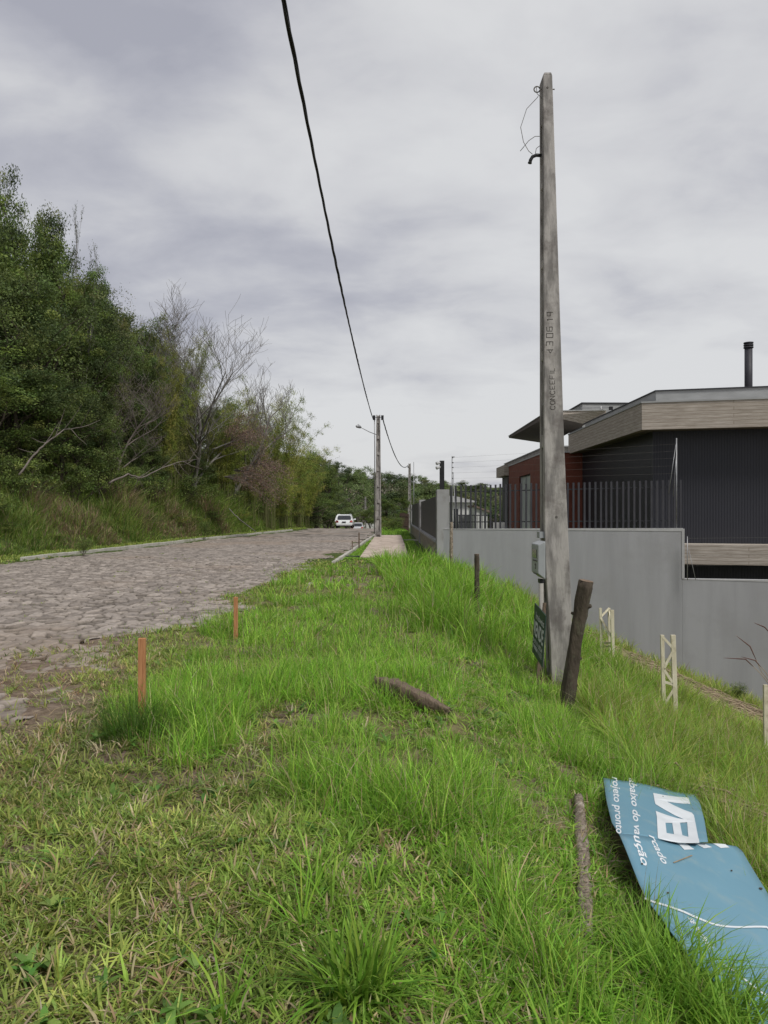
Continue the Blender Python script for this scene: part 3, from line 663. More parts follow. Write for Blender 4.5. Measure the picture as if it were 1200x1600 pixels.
    f.add(*blades(np.stack([px, py, np.full(n*4, -.02)], 1), rng.uniform(.02, .06, n*4), np.maximum(.005, py*.001), rng.uniform(0, 6.28, n*4), rng.uniform(.5, 1.5, n*4), pal(OLIVE, n*4), 3))
    # --- lawn beside the footpath and the far verges
    n = 60000; y = 26+(rng.random(n)**1.4)*62; x = rng.uniform(-1.9, 1.45, n); k = ~blocked(x, y) & (x > np.interp(y, [24, 53, 90], [-1.7, -1.05, -1.1])); x, y = x[k], y[k]; n = len(x)
    f.add(*blades(np.stack([x, y, terr(x, y)-.01], 1), rng.uniform(.05, .11, n)*(1+1.4*(y > 53)), y*.0011, rng.uniform(0, 6.28, n), rng.uniform(.3, 1.2, n), pal(BRIGHT, n)*.9, 2))
    n = 9000; y = rng.uniform(8, 24, n); x = np.interp(y, [8, 24], [-2.9, -2.1])+rng.normal(0, .5, n); k = (x < -1.6); x, y = x[k], y[k]; n = len(x)
    f.add(*blades(np.stack([x, y, terr(x, y)-.005], 1), rng.uniform(.04, .12, n), np.maximum(.006, y*.001), rng.uniform(0, 6.28, n), rng.uniform(.3, 1.4, n), pal(OLIVE+BRIGHT[:1], n), 3))
    tag(f.build('grass', M['grass']), 'bright green uneven grass covering the verge and the falling lot', 'grass', kind='stuff')
grass_near()

def grass_bank():
    f = Field()
    n = 26000; y = 17+rng.random(n)**1.2*80; t = rng.uniform(-1.3, 1.0, n); x = road_left(y)-1.0+t*.7
    f.add(*blades(np.stack([x, y, terr(x, y)], 1), rng.uniform(.05, .16, n), y*.0011, rng.uniform(0, 6.28, n), rng.uniform(.3, 1.4, n), pal(OLIVE+YELLOW[:1], n), 2))
    m = 7600; y = 17+rng.random(m)**1.1*75; t = np.abs(rng.normal(0, 1.0, m))*2.9; x = road_left(y)-1.9-t
    pn = fbm(x, y, 2.2, 301); nb = 14
    H = (.45+1.5*sstep(.25, .7, pn))*sstep(-.4, 1.8, t+.2)*rng.uniform(.6, 1.2, m)+.15
    idx = np.repeat(np.arange(m), nb); n = len(idx); a = rng.uniform(0, 2*np.pi, n); r = np.abs(rng.normal(0, .14, n))
    px = x[idx]+np.cos(a)*r; py = y[idx]+np.sin(a)*r
    c = pal([(.17, .26, .05), (.23, .32, .065), (.13, .21, .045), (.29, .34, .095)], n)*(.7+.6*fbm(px, py, 2.5, 311))[:, None]
    dr = rng.random(n) < .10+.5*sstep(.55, .7, fbm(px, py, 3.0, 321)); c[dr] = pal([(.32, .25, .15), (.25, .19, .12)], dr.sum())
    f.add(*blades(np.stack([px, py, terr(px, py)-.02], 1), H[idx]*rng.uniform(.5, 1.2, n), np.maximum(.014, py*.0009), a, rng.uniform(.2, 1.0, n), c, 4))
    tag(f.build('bank_grass', M['grass']), 'tall tangled grass on the foot of the left bank below the trees', 'tall grass', kind='stuff')
grass_bank()

# ------------------------------------------------------------------ trees
def leaf_quads(cen, size, col, flat=.0, droop=0.0, aspect=.45):
    n = len(cen); d = rng.normal(0, 1, (n, 3)); d[:, 2] = d[:, 2]*(1-flat)-droop; d /= np.linalg.norm(d, axis=1)[:, None]
    u = rng.normal(0, 1, (n, 3)); s = np.cross(d, u); s /= np.linalg.norm(s, axis=1)[:, None]+1e-9
    L_ = (size*.5)[:, None]; W = L_*aspect
    V = np.stack([cen-d*L_, cen+s*W, cen+d*L_, cen-s*W], 1).reshape(-1, 3)
    F = (np.arange(n)*4)[:, None]+np.arange(4)[None]
    return V, F, np.repeat(col, 4, 0)
def skeleton(h, r0, spread, levels, kids, up=.35, start=.3, seed=0, lean=(0, 0), shrink=.68, wob=.12, nseg=5):
    g = random.Random(seed); segs = []; tips = []
    def grow(p, d, L, r, lv):
        pts = [p.copy()]; rs = [r]; q = p.copy(); dd = d.copy()
        for i in range(nseg):
            dd = (dd+Vector((g.gauss(0, wob), g.gauss(0, wob), g.gauss(0, wob)+up*.06*(lv > 0)))).normalized()
            q = q+dd*L/nseg; pts.append(q.copy()); rs.append(max(.006, r*(1-.62*(i+1)/nseg)))
        segs.append((pts, rs, lv))
        if lv >= levels: tips.append((q, dd, L)); return
        nk = kids[min(lv, len(kids)-1)]
        for k in range(nk):
            f = start+(1-start)*(k+g.random()*.9)/nk if lv == 0 else .25+.75*(k+g.random())/nk
            i = min(nseg-1, int(f*nseg)); a = pts[i].lerp(pts[i+1], f*nseg-i)
            th = g.random()*6.283; side = Vector((math.cos(th), math.sin(th), g.uniform(-.15, .5)))
            nd = (dd*.35+side*spread+Vector((0, 0, up))).normalized()
            grow(a, nd, L*shrink*g.uniform(.7, 1.15)*(1.05-.45*f if lv == 0 else 1), max(.006, rs[i]*.6), lv+1)
        tips.append((q, dd, L))
    grow(Vector((0, 0, 0)), Vector((lean[0], lean[1], 1)).normalized(), h, r0, 0)
    return segs, tips
def trunk_mesh(name, segs, minlv=0, maxlv=99, sides=(8, 6, 4, 3, 3, 3)):
    mb = MB()
    for pts, rs, lv in segs:
        if minlv <= lv <= maxlv: mb.tube(pts, rs, sides[min(lv, 5)], cap=False)
    me = bpy.data.meshes.new(name); me.from_pydata(mb.v, [], mb.f); me.polygons.foreach_set('use_smooth', mb.sm); me.update()
    return me
def crown_mesh(name, tips, per, rad, size, cols, flat=.2, droop=.2, keep=1.0, aspect=.45, squash=.7):
    C = []; S_ = []; K = []
    for (q, d, L) in tips:
        if rng.random() > keep: continue
        n = int(per*rng.uniform(.5, 1.4)); rr = rad*rng.uniform(.6, 1.3)
        v = rng.normal(0, 1, (n, 3)); v /= np.linalg.norm(v, axis=1)[:, None]; v *= (rng.random((n, 1))**.5)*rr; v[:, 2] *= squash
        C.append(np.array(q)[None]+v); S_.append(size*rng.uniform(.6, 1.35, n)); K.append(pal(cols, 1, .22)*(1+rng.normal(0, .15, (n, 1))))
    C = np.concatenate(C); S_ = np.concatenate(S_); K = np.clip(np.concatenate(K), .005, .8)
    V, F, c = leaf_quads(C, S_, K, flat, droop, aspect)
    return mesh_np(name, V, [F], c)
DG = [(0.094, 0.135, 0.043), (0.127, 0.176, 0.052), (0.072, 0.109, 0.037), (0.169, 0.216, 0.061)]
MG = [(0.136, 0.194, 0.047), (0.189, 0.243, 0.057), (0.106, 0.154, 0.041)]
YG = [(0.217, 0.268, 0.050), (0.281, 0.316, 0.063), (0.163, 0.231, 0.044), (0.303, 0.303, 0.075)]
OG = [(0.165, 0.176, 0.068), (0.124, 0.137, 0.052), (0.207, 0.202, 0.080)]
def proto_tree(name, h, r0, spread, levels, kids, cols, per, rad, size, seed, **k):
    sk = {a: k[a] for a in ('up', 'start', 'shrink', 'wob', 'lean') if a in k}
    cr = {a: k[a] for a in ('flat', 'droop', 'keep', 'aspect', 'squash') if a in k}
    segs, tips = skeleton(h, r0, spread, levels, kids, seed=seed, **sk)
    tm = trunk_mesh('trunk', segs, maxlv=k.get('maxlv', 2)); cm = crown_mesh('crown', tips, per, rad, size, cols, **cr)
    top = max(v.co.z for v in cm.vertices)
    for me_, mt in ((tm, k.get('bark', M['bark'])), (cm, M['leaf'])): me_.materials.append(mt)
    return dict(name=name, trunk=tm, crown=cm, top=top, rad=crad(cm))
def crad(me):
    v = np.empty(len(me.vertices)*3, np.float32); me.vertices.foreach_get('co', v); v = v.reshape(-1, 3); return float(np.percentile(np.hypot(v[:, 0], v[:, 1]), 88))
def plant(pr, x, y, ztop, label, cat, group, wide=1.0, sink=.3, rot=None, radius=None):
    z0 = T(x, y)-sink; s = (ztop-z0)/pr['top']
    r = empty(pr['name'], (x, y, z0), label, cat, group)
    r.rotation_euler.z = rng.uniform(0, 6.28) if rot is None else rot; q = radius/pr['rad'] if radius else s*wide; r.scale = (q, q, s)
    for k in ('trunk', 'crown'):
        if pr.get(k):
            o = bpy.data.objects.new(k, pr[k]); COL.objects.link(o); o.parent = r
    return r
TP = {
 'dark': [proto_tree('broadleaf_tree', 5.2, .16, .95, 3, (9, 5, 4), DG, 95, .50, .10, s, start=.18, shrink=.56) for s in (1, 2, 3)],
 'mid': [proto_tree('broadleaf_tree', 5.0, .14, 1.0, 3, (9, 5, 4), MG, 85, .50, .10, s, start=.16, shrink=.56, squash=.45, flat=.5) for s in (4, 5)],
 'olive': [proto_tree('thin_leaved_tree', 5.4, .11, .85, 3, (8, 5, 4), OG, 34, .52, .085, s, start=.2, shrink=.6, keep=.9) for s in (6, 7)],
 'shrub': [proto_tree('shrub', 1.3, .03, 1.2, 2, (12, 7), MG, 45, .30, .075, s, start=.02, shrink=.8) for s in (8, 9)],
 'shruby': [proto_tree('shrub', 1.3, .03, 1.2, 2, (12, 7), YG+MG, 45, .30, .075, s, start=.02, shrink=.8) for s in (10,)],
 'sapling': [proto_tree('slender_tree', 6.5, .06, .45, 2, (18, 6), [(.10, .12, .065), (.075, .09, .05)], 10, .26, .085, 12, start=.35, shrink=.26, bark=M['paletwig'])],
}
def bamboo(seed):
    g = np.random.default_rng(seed); mb = MB(); C = []; Sz = []; K = []
    for i in range(34):
        az = g.uniform(0, 6.28); L = g.uniform(6.0, 9.2); ln = g.uniform(.12, .48); x0, y0 = g.normal(0, .45, 2)
        pts = []
        for t in np.linspace(0, 1, 12):
            hd = L*ln*t**2.4; pts.append((x0+math.cos(az)*hd, y0+math.sin(az)*hd, L*(t-.28*ln*t**3)))
        mb.tube(pts, list(np.linspace(.035, .008, 12)), 5, cap=False)
        P_ = np.array(pts); hue = pal(YG, 1, .2)
        for j in range(4, 12):
            for q in range(9):
                c0 = P_[j]+g.normal(0, .12, 3); dr = g.uniform(0, 6.28); ln2 = g.uniform(.25, .7); m = 17
                tt = g.random(m)[:, None]; v = c0+np.array([[math.cos(dr)*ln2, math.sin(dr)*ln2, -.18]])*tt+g.normal(0, .07, (m, 3))
                C.append(v); Sz.append(g.uniform(.085, .15, m)); K.append(hue*(1+g.normal(0, .2, (m, 1))))
    C = np.concatenate(C); V, F, c = leaf_quads(C, np.concatenate(Sz), np.clip(np.concatenate(K), .01, .8), .3, .7, .22)
    cm = mesh_np('crown', V, [F], c); cm.materials.append(M['leaf'])
    tm = bpy.data.meshes.new('culms'); tm.from_pydata(mb.v, [], mb.f); tm.update(); tm.materials.append(bamboo_mat)
    return dict(name='bamboo_clump', trunk=tm, crown=cm, top=float(np.percentile(V[:, 2], 96)), rad=crad(cm))
bamboo_mat = noisy('bamboo_cane', (.13, .14, .05), (.09, .09, .035), 4, rough=.5, bump=0)
TP['bamboo'] = [bamboo(31), bamboo(32)]

def plant_px(kind, px, ptop, d, label, cat, group, wide=1.0, i=None, sink=.3, radius=None):
    L_ = TP[kind]; pr = L_[rng.integers(len(L_)) if i is None else i]
    p = P(px, ptop, d); return plant(pr, p.x, d, p.z, label, cat, group, wide, sink, None, radius)
def bank_d(px, setback):
    """distance at which photo column px stands this far behind the foot of the bank"""
    ds = np.arange(18, 130, .25); g = np.array([X(px, d) for d in ds])-(road_left(ds)-1.7-setback); k = np.where(g < 0)[0]
    return float(ds[k[0]]) if len(k) else 100.0
GB = 'trees on the left bank'
KL = {'dark': 'dense dark green broadleaf tree', 'mid': 'mid green layered tree', 'olive': 'thin leaved olive tree', 'shrub': 'low bushy green shrub', 'shruby': 'low yellow green shrub'}
ORD = ['leftmost', 'second from the left', 'third from the left', 'fourth from the left', 'fifth from the left', 'sixth from the left', 'seventh from the left', 'eighth from the left', 'ninth from the left', 'tenth from the left', 'eleventh from the left', 'twelfth from the left', 'thirteenth from the left', 'fourteenth from the left', 'fifteenth from the left', 'sixteenth from the left', 'seventeenth from the left', 'eighteenth from the left', 'nineteenth from the left', 'twentieth from the left']
def tree_row(rows, where, cat, group, sink=.3):
    seen = {}
    for (k, px, pt, sb, rad) in sorted(rows, key=lambda r: r[1]):
        i = seen.get(k, 0); seen[k] = i+1
        plant_px(k, px, pt, bank_d(px, sb), '%s %s, %s' % (KL[k], where, ORD[i]), cat, group, 1, None, sink, rad)
tree_row((('dark', -70, 215, 8, 3.2), ('dark', -20, 240, 8, 3.0), ('dark', 25, 262, 9, 2.3), ('dark', 58, 310, 9, 2.0), ('mid', 0, 330, 6.5, 3.0), ('mid', 45, 355, 7, 2.6), ('dark', 85, 385, 7, 2.3), ('dark', 118, 430, 7.5, 2.3), ('dark', 150, 442, 7.5, 2.3), ('olive', 178, 455, 7, 2.1), ('dark', 195, 490, 7, 2.3), ('dark', 222, 515, 7, 2.2), ('olive', 245, 535, 7, 2.2), ('dark', 262, 560, 7.5, 2.2), ('dark', 105, 410, 9.5, 2.4), ('dark', 168, 452, 8, 2.4), ('dark', 200, 482, 8.5, 2.4), ('dark', 235, 530, 8.5, 2.4), ('dark', 172, 470, 9.5, 2.6), ('dark', 215, 535, 9.5, 2.6)),
         'on the skyline of the left bank', 'tree', GB)
tree_row((('dark', -35, 400, 5, 3.0), ('dark', 15, 425, 5, 2.8), ('mid', 55, 450, 5, 2.6), ('dark', 92, 480, 5, 2.4), ('dark', 125, 500, 5.5, 2.3), ('mid', 155, 530, 5, 2.2), ('dark', 185, 545, 5, 2.3), ('olive', 210, 565, 5, 2.2), ('dark', 235, 585, 5.5, 2.3), ('olive', 262, 590, 5, 2.1), ('olive', 290, 605, 5.5, 2.3), ('mid', 335, 615, 6, 2.6), ('dark', 310, 635, 5.5, 2.3), ('dark', 360, 640, 5, 2.6), ('dark', 285, 625, 8, 2.8), ('dark', 385, 660, 8, 3.0)),
         'halfway up the left bank', 'tree', GB)
tree_row((('mid', -20, 545, 3.4, 2.4), ('dark', 20, 565, 3.6, 2.3), ('mid', 55, 585, 3.4, 2.1), ('dark', 88, 590, 3.7, 2.0), ('dark', 120, 605, 4.2, 1.9), ('mid', 145, 640, 3.0, 1.5), ('dark', 180, 625, 4.2, 2.0), ('olive', 160, 590, 4.0, 1.9), ('dark', 215, 635, 4.2, 2.0), ('olive', 245, 645, 3.7, 1.9), ('olive', 275, 660, 3.7, 1.9), ('dark', 302, 680, 3.4, 1.9), ('olive', 325, 675, 3.7, 2.0), ('dark', 350, 695, 3.4, 2.1), ('dark', 385, 715, 3.2, 2.3), ('dark', 410, 725, 3.5, 2.2), ('dark', 245, 680, 3.0, 1.5), ('dark', 205, 685, 3.0, 1.4)),
         'low on the left bank', 'tree', GB)
for (k, px, pt, d, rad, lab) in (('mid', 470, 735, 88, 3.4, 'mid green tree below the bamboo where the left bank ends'), ('dark', 452, 705, 90, 3.4, 'dark tree behind the bamboo clumps'), ('dark', 484, 700, 98, 2.4, 'dark tree on the skyline just right of the bamboo'), ('mid', 495, 722, 96, 2.6, 'mid green tree at the end of the left bank'), ('dark', 500, 745, 100, 3.2, 'dark bushy tree low at the end of the left bank'), ('dark', 478, 770, 92, 3.0, 'dark tree overhanging the road bend left of the white hatchback'), ('dark', 520, 765, 108, 3.4, 'dark tree right behind the white hatchback')):
    plant_px(k, px, pt, d, lab, 'tree', GB, 1, None, .3, rad)
GS = 'shrubs at the foot of the left bank'
tree_row((('shrub', 8, 812, .9, .8), ('shrub', -25, 760, 1.5, 1.3), ('shrub', 150, 690, 2.6, 1.3), ('shrub', 120, 715, 2.4, 1.1), ('shrub', 50, 705, 2.4, 1.3), ('shrub', 20, 700, 2.4, 1.2), ('shrub', 195, 720, 2.6, 1.3), ('shrub', 235, 725, 2.6, 1.3),
    ('shrub', 280, 735, 2.4, 1.5), ('shrub', 320, 750, 2.2, 1.6), ('shrub', 350, 760, 2, 1.6), ('shruby', 275, 800, 1.0, .8)), 'in the tall grass of the bank', 'shrub', GS, .1)
tree_row((('shrub', 330, 795, 1.0, 1.0), ('shruby', 365, 790, 1.0, 1.3), ('shrub', 395, 780, 1.3, 1.6), ('shrub', 425, 775, 2, 2.0), ('shruby', 300, 805, 1.0, .8), ('shruby', 445, 790, 1.2, 1.8), ('shruby', 185, 825, .8, .6), ('shruby', 80, 835, .8, .6), ('shrub', 225, 800, 1.2, .9)), 'by the left kerb', 'shrub', GS, .1)
for (px, pt, d) in ((130, 838, 27.5), (318, 812, 43.5)):
    plant_px('shrub', px, pt, d, {130: 'small dark upright sapling standing alone just behind the left kerb', 318: 'small leafy sapling behind the left kerb below the dead brown branches'}[px], 'sapling', None, .55, sink=.02, radius=.35)
plant_px('sapling', 112, 318, 44, 'slender pale stemmed tree with sparse leaves rising above the left treeline', 'tree', GB, 1.0, radius=.9)
plant_px('sapling', 128, 365, 43, 'shorter slender sparse tree against the sky beside the taller one', 'tree', GB, .9, radius=1.0)
GBa = 'bamboo clumps along the road'
for (px, pt, d, i, rad, lab) in ((415, 628, 66, 0, 2.3, 'tallest golden green bamboo clump, feathering into the sky right of the bare tree'), (388, 672, 62, 1, 2.2, 'bamboo clump in front of the tallest one, above the dry branches'), (442, 665, 74, 1, 2.2, 'bamboo clump arching right beside the tallest one'), (464, 706, 80, 0, 2.1, 'lower golden bamboo clump at the right end of the row'),
        (435, 738, 70, 1, 2.0, 'short yellow bamboo clump at the roadside below the others'), (262, 575, 50, 1, 1.6, 'bamboo clump at the foot of the narrow bare tree'), (286, 540, 54, 0, 1.5, 'slim bamboo clump climbing in front of the tall bare tree'), (350, 640, 58, 0, 2.2, 'bamboo clump between the bare tree and the dry branches'), (474, 738, 86, 1, 1.9, 'yellow bamboo clump low beside the road bend')):
    plant_px('bamboo', px, pt, d, lab, 'bamboo', GBa, 1, i, .3, rad)

def bare_tree(x, y, ztop, seed, h, label, kids=(10, 6, 5, 4), levels=4, spread=.62, up=.62, r0=.12, mat='paletwig', name='bare_tree', start=.25, shrink=.60, lean=(0, 0)):
    segs, tips = skeleton(h, r0, spread, levels, kids, seed=seed, up=up, start=start, shrink=shrink, wob=.13, lean=lean)
    tm = trunk_mesh('trunk', segs, 0, 1); bm_ = trunk_mesh('twigs', segs, 2, 9)
    for me_ in (tm, bm_): me_.materials.append(M[mat])
    top = max(v.co.z for v in bm_.vertices); z0 = T(x, y)-.2; s = (ztop-z0)/top
    r = empty(name, (x, y, z0), label, 'tree', GB); r.scale = (s, s, s)
    for n_, me_ in (('trunk', tm), ('twigs', bm_)):
        o = bpy.data.objects.new(n_, me_); COL.objects.link(o); o.parent = r
    return r
p = P(306, 438, 55); bare_tree(p.x, 55, p.z, 41, 6.5, 'tall leafless grey tree spreading fine twigs against the sky', kids=(12, 6, 5, 4), levels=4, spread=.95, up=.62, start=.12, shrink=.64)
p = P(262, 476, 54); bare_tree(p.x, 54, p.z, 44, 7.5, 'narrower leafless tree just left of the tall bare one', kids=(10, 6, 5, 3), levels=4, spread=.45, start=.3, shrink=.5)
p = P(352, 560, 60); bare_tree(p.x, 60, p.z, 47, 6.0, 'leafless tree leaning right over the bamboo below the tall bare one', kids=(10, 6, 5, 3), levels=4, lean=(.5, 0), spread=.8, start=.15)
d_ = bank_d(178, 3.6); p = P(178, 560, d_); bare_tree(p.x, d_, p.z, 49, 5.0, 'tangled bare shrub tree in a dark gap of the left bank', kids=(9, 6, 5, 3), levels=4, spread=.8, up=.45, mat='deadwood', r0=.08)

def dead_brush():
    """grey-pink dead branches hanging out over the road"""
    r = empty('dead_branch', tuple(P(375, 740, 49)), 'dry pinkish brown dead branches drooping out of the left bank towards the road', 'dead branches')
    mb = MB(); C = []; Sz = []; K = []
    for (a, b, d0, d1) in (((350, 700), (415, 692), 50, 48), ((365, 735), (440, 770), 50, 47), ((350, 745), (418, 790), 49, 46.5), ((395, 725), (436, 752), 50, 48), ((360, 690), (405, 682), 51, 49)):
        A = P(a[0], a[1], d0); B = P(b[0], b[1], d1)
        for k in range(9):
            off = Vector(rng.normal(0, .22, 3)); pts = []
            for t in np.linspace(0, 1, 8):
                q = A.lerp(B+off*2.0, t); q.z += .55*math.sin(t*2.4); pts.append(q+off*t)
            mb.tube(pts, list(np.linspace(.022, .006, 8)), 4, cap=False)
            for t in np.linspace(.35, 1, 9):
                i = min(6, int(t*7)); q = pts[i].lerp(pts[i+1], t*7-i) if i < 7 else pts[-1]; m = 22
                C.append(np.array(q)[None]+rng.normal(0, .17, (m, 3))); Sz.append(rng.uniform(.10, .2, m)); K.append(pal([(.24, .165, .125), (.19, .13, .10), (.29, .21, .16)], m))
    V, F, c = leaf_quads(np.concatenate(C), np.concatenate(Sz), np.concatenate(K), .3, .9, .18)
    mb.build('branch', M['deadwood'], r)
    me = mesh_np('dry_leaves', V, [F], c); link('dry_leaves', me, M['leaf'], r)
dead_brush()
def branch_thing(name, pts, rads, label, mat, n=7, cat='branch', twigs=0):
    r = empty(name, tuple(pts[0]), label, cat); mb = MB(); pts = [Vector(p_) for p_ in pts]
    fine = []
    for a, b in zip(pts[:-1], pts[1:]):
        for t in np.linspace(0, 1, 5)[:-1]: fine.append(a.lerp(b, t)+Vector(rng.normal(0, .012, 3)))
    fine.append(pts[-1]); rr = np.interp(np.linspace(0, 1, len(fine)), np.linspace(0, 1, len(rads)), rads)
    mb.tube(fine, list(rr), n)
    for k in range(twigs):
        i = rng.integers(len(fine)//3, len(fine)); q = fine[i]; d = Vector(rng.normal(0, 1, 3)); d.normalize(); e = [q, q+d*.35+Vector((.1, 0, .05)), q+d*.8+Vector((.25, 0, .2))]
        mb.tube(e, [.014, .01, .005], 4, cap=False)
    mb.build('limb', mat, r); return r
branch_thing('fallen_branch', [P(170, 755, 29), P(200, 741, 29.5), P(222, 747, 30), P(250, 733, 31), P(278, 722, 32), P(310, 717, 33)], [.04, .03, .024, .016, .008], 'crooked grey branch reaching right out of the left bank above the grass', M['deadwood'], twigs=14)
branch_thing('leaning_trunk', [P(30, 742, 25.5), P(52, 712, 26), P(72, 692, 26.3), P(100, 672, 27), P(125, 668, 27.5)], [.035, .03, .022, .012], 'thin forked trunk leaning right among the shrubs at the left bank', M['deadwood'], twigs=10)
branch_thing('fallen_branch', [P(358, 795, 48), P(375, 812, 47.5), P(400, 831, 47.5)], [.03, .03, .02], 'thin pale pole slanting down from the left bank onto the kerb', M['paletwig'])
branch_thing('fallen_branch', [P(332, 703, 49), P(362, 690, 49), P(385, 684, 49)], [.05, .04, .025], 'pale broken limb sticking out just above the dry brown branches', M['paletwig'])

# ------------------------------------------------------------------ far wooded hillside
def far_tree(name, cols, seed, per=75, rad=.8, size=.24, h=5.0, spread=.9, kids=(7, 5), sparse=1.0):
    segs, tips = skeleton(h, .2, spread, 2, kids, seed=seed, start=.2, shrink=.55)
    cm = crown_mesh(name, tips, per, rad, size, cols, flat=.2, droop=.1, keep=sparse, squash=.7)
    top = max(v.co.z for v in cm.vertices)
    tm = trunk_mesh('t', segs, 0, 1, sides=(5, 4)); nv = len(cm.vertices)
    bm = bmesh.new(); bm.from_mesh(cm); k = len(bm.faces); bm.from_mesh(tm); bm.faces.ensure_lookup_table()
    for f in bm.faces[k:]: f.material_index = 1
    bm.to_mesh(cm); bm.free(); cm.materials.append(M['leaf']); cm.materials.append(M['deadwood'])
    return cm, top
FT = [('dark green round crowned tree on the far wooded hillside', far_tree('hillside_tree', [(0.098, 0.137, 0.058), (0.130, 0.169, 0.068)], 61)),
      ('olive green tree on the far wooded hillside', far_tree('hillside_tree', [(0.189, 0.215, 0.104), (0.227, 0.247, 0.117)], 62)),
      ('fresh green tree on the far wooded hillside', far_tree('hillside_tree', [(0.169, 0.221, 0.078), (0.137, 0.195, 0.072)], 63)),
      ('grey brown half bare tree on the far wooded hillside', far_tree('hillside_tree', [(0.260, 0.240, 0.169), (0.208, 0.195, 0.143)], 64, per=12, sparse=.7)),
      ('tall pointed dark tree on the far wooded hillside', far_tree('hillside_tree', [(0.085, 0.117, 0.058), (0.104, 0.137, 0.062)], 65, h=7.5, spread=.6, kids=(10, 4)))]
def far_wood():
    cnt = 0
    sky = lambda px: np.interp(px, [430, 500, 515, 545, 590, 620, 660, 700, 745, 775, 830, 1250], [705, 712, 722, 728, 742, 738, 748, 752, 757, 764, 768, 775])
    rows = [(98, 785, 34), (110, 792, 36), (122, 782, 32), (138, 770, 32), (155, 758, 30), (172, 750, 28), (190, None, 24), (205, None, 22)]
    for (d, pt, step) in rows:
        px = 428+rng.uniform(0, 12)
        while px < (900 if d < 150 else 1260):
            if d < 130 and 500 < px < 610 and False: px += step; continue
            top = sky(px)+rng.uniform(-7, 12) if pt is None else max(pt+rng.uniform(-12, 14), sky(px)+8)
            dd = d+rng.uniform(-4, 4); p_ = P(px, top, dd); z0 = T(p_.x, dd)-.3
            if not (d < 118 and -8.8 < p_.x < 2.0) and p_.z-z0 > 2.0:
                lab, (me, tp) = FT[rng.choice(5, p=[.3, .24, .26, .12, .08])]
                s = (p_.z-z0)/tp; wd = max(s, .95)*rng.uniform(.9, 1.25)
                o = bpy.data.objects.new('hillside_tree', me); COL.objects.link(o); o.location = (p_.x, dd, z0); o.scale = (wd, wd, s); o.rotation_euler.z = rng.uniform(0, 6.28)
                tag(o, lab, 'tree', 'trees on the far hillside'); cnt += 1
            px += step*rng.uniform(.55, 1.0)*(120/d if d > 120 else 1)
    print('far trees', cnt)
far_wood()
# street end: bushes and big leafed plants beyond the footpath
for (k, px, pt, d, wd, lab) in (('mid', 608, 775, 84, 1.3, 'dark tree closing the view behind the end of the footpath'), ('shrub', 612, 805, 60, 1.2, 'leafy shrub at the far end of the footpath'), ('shrub', 622, 812, 66, 1.1, 'low shrub beside the brown board fence'), ('mid', 580, 790, 96, 1.2, 'tree behind the far thin pole at the bend of the road'), ('shruby', 602, 806, 64, .9, 'yellow green shrub right behind the street lamp pole'),
                                ('dark', 648, 778, 92, 1.2, 'dark tree rising behind the brown board fence'), ('shruby', 590, 818, 86, 1.2, 'small bright shrub on the verge near the far pole'), ('mid', 632, 772, 76, .7, 'light green tree overhanging the brown board fence')):
    plant_px(k, px, pt, d, lab, 'tree' if k in ('mid', 'dark') else 'shrub', None, wd, sink=.1)

# ------------------------------------------------------------------ the near concrete pole
def stations(mb, st):
    """stacked rectangular sections (z, x0, x1, y0, y1)"""
    v = []; f = []
    for (z, x0, x1, y0, y1) in st: v += [(x0, y0, z), (x1, y0, z), (x1, y1, z), (x0, y1, z)]
    for i in range(len(st)-1):
        for k in range(4): f.append((i*4+k, i*4+(k+1) % 4, i*4+4+(k+1) % 4, i*4+4+k))
    f.append((3, 2, 1, 0)); n = len(st)*4; f.append((n-4, n-3, n-2, n-1))
    mb.poly(v, f)
D0 = 9.3
PZ = [(1110, 865, 898), (1085, 863, 897), (1000, 860, 894), (950, 857, 893), (900, 853.5, 891), (830, 851.5, 887.6), (690, 850.5, 881.5), (470, 850, 874.5), (300, 849.5, 869), (118, 848.5, 863)]
def pole_x(py, side): # 0 left, 1 right, in metres
    return X(np.interp(py, [a[0] for a in PZ][::-1], [a[1+side] for a in PZ][::-1]), D0)
def dep(py): return np.interp(py, [118, 1085], [.23, .34])
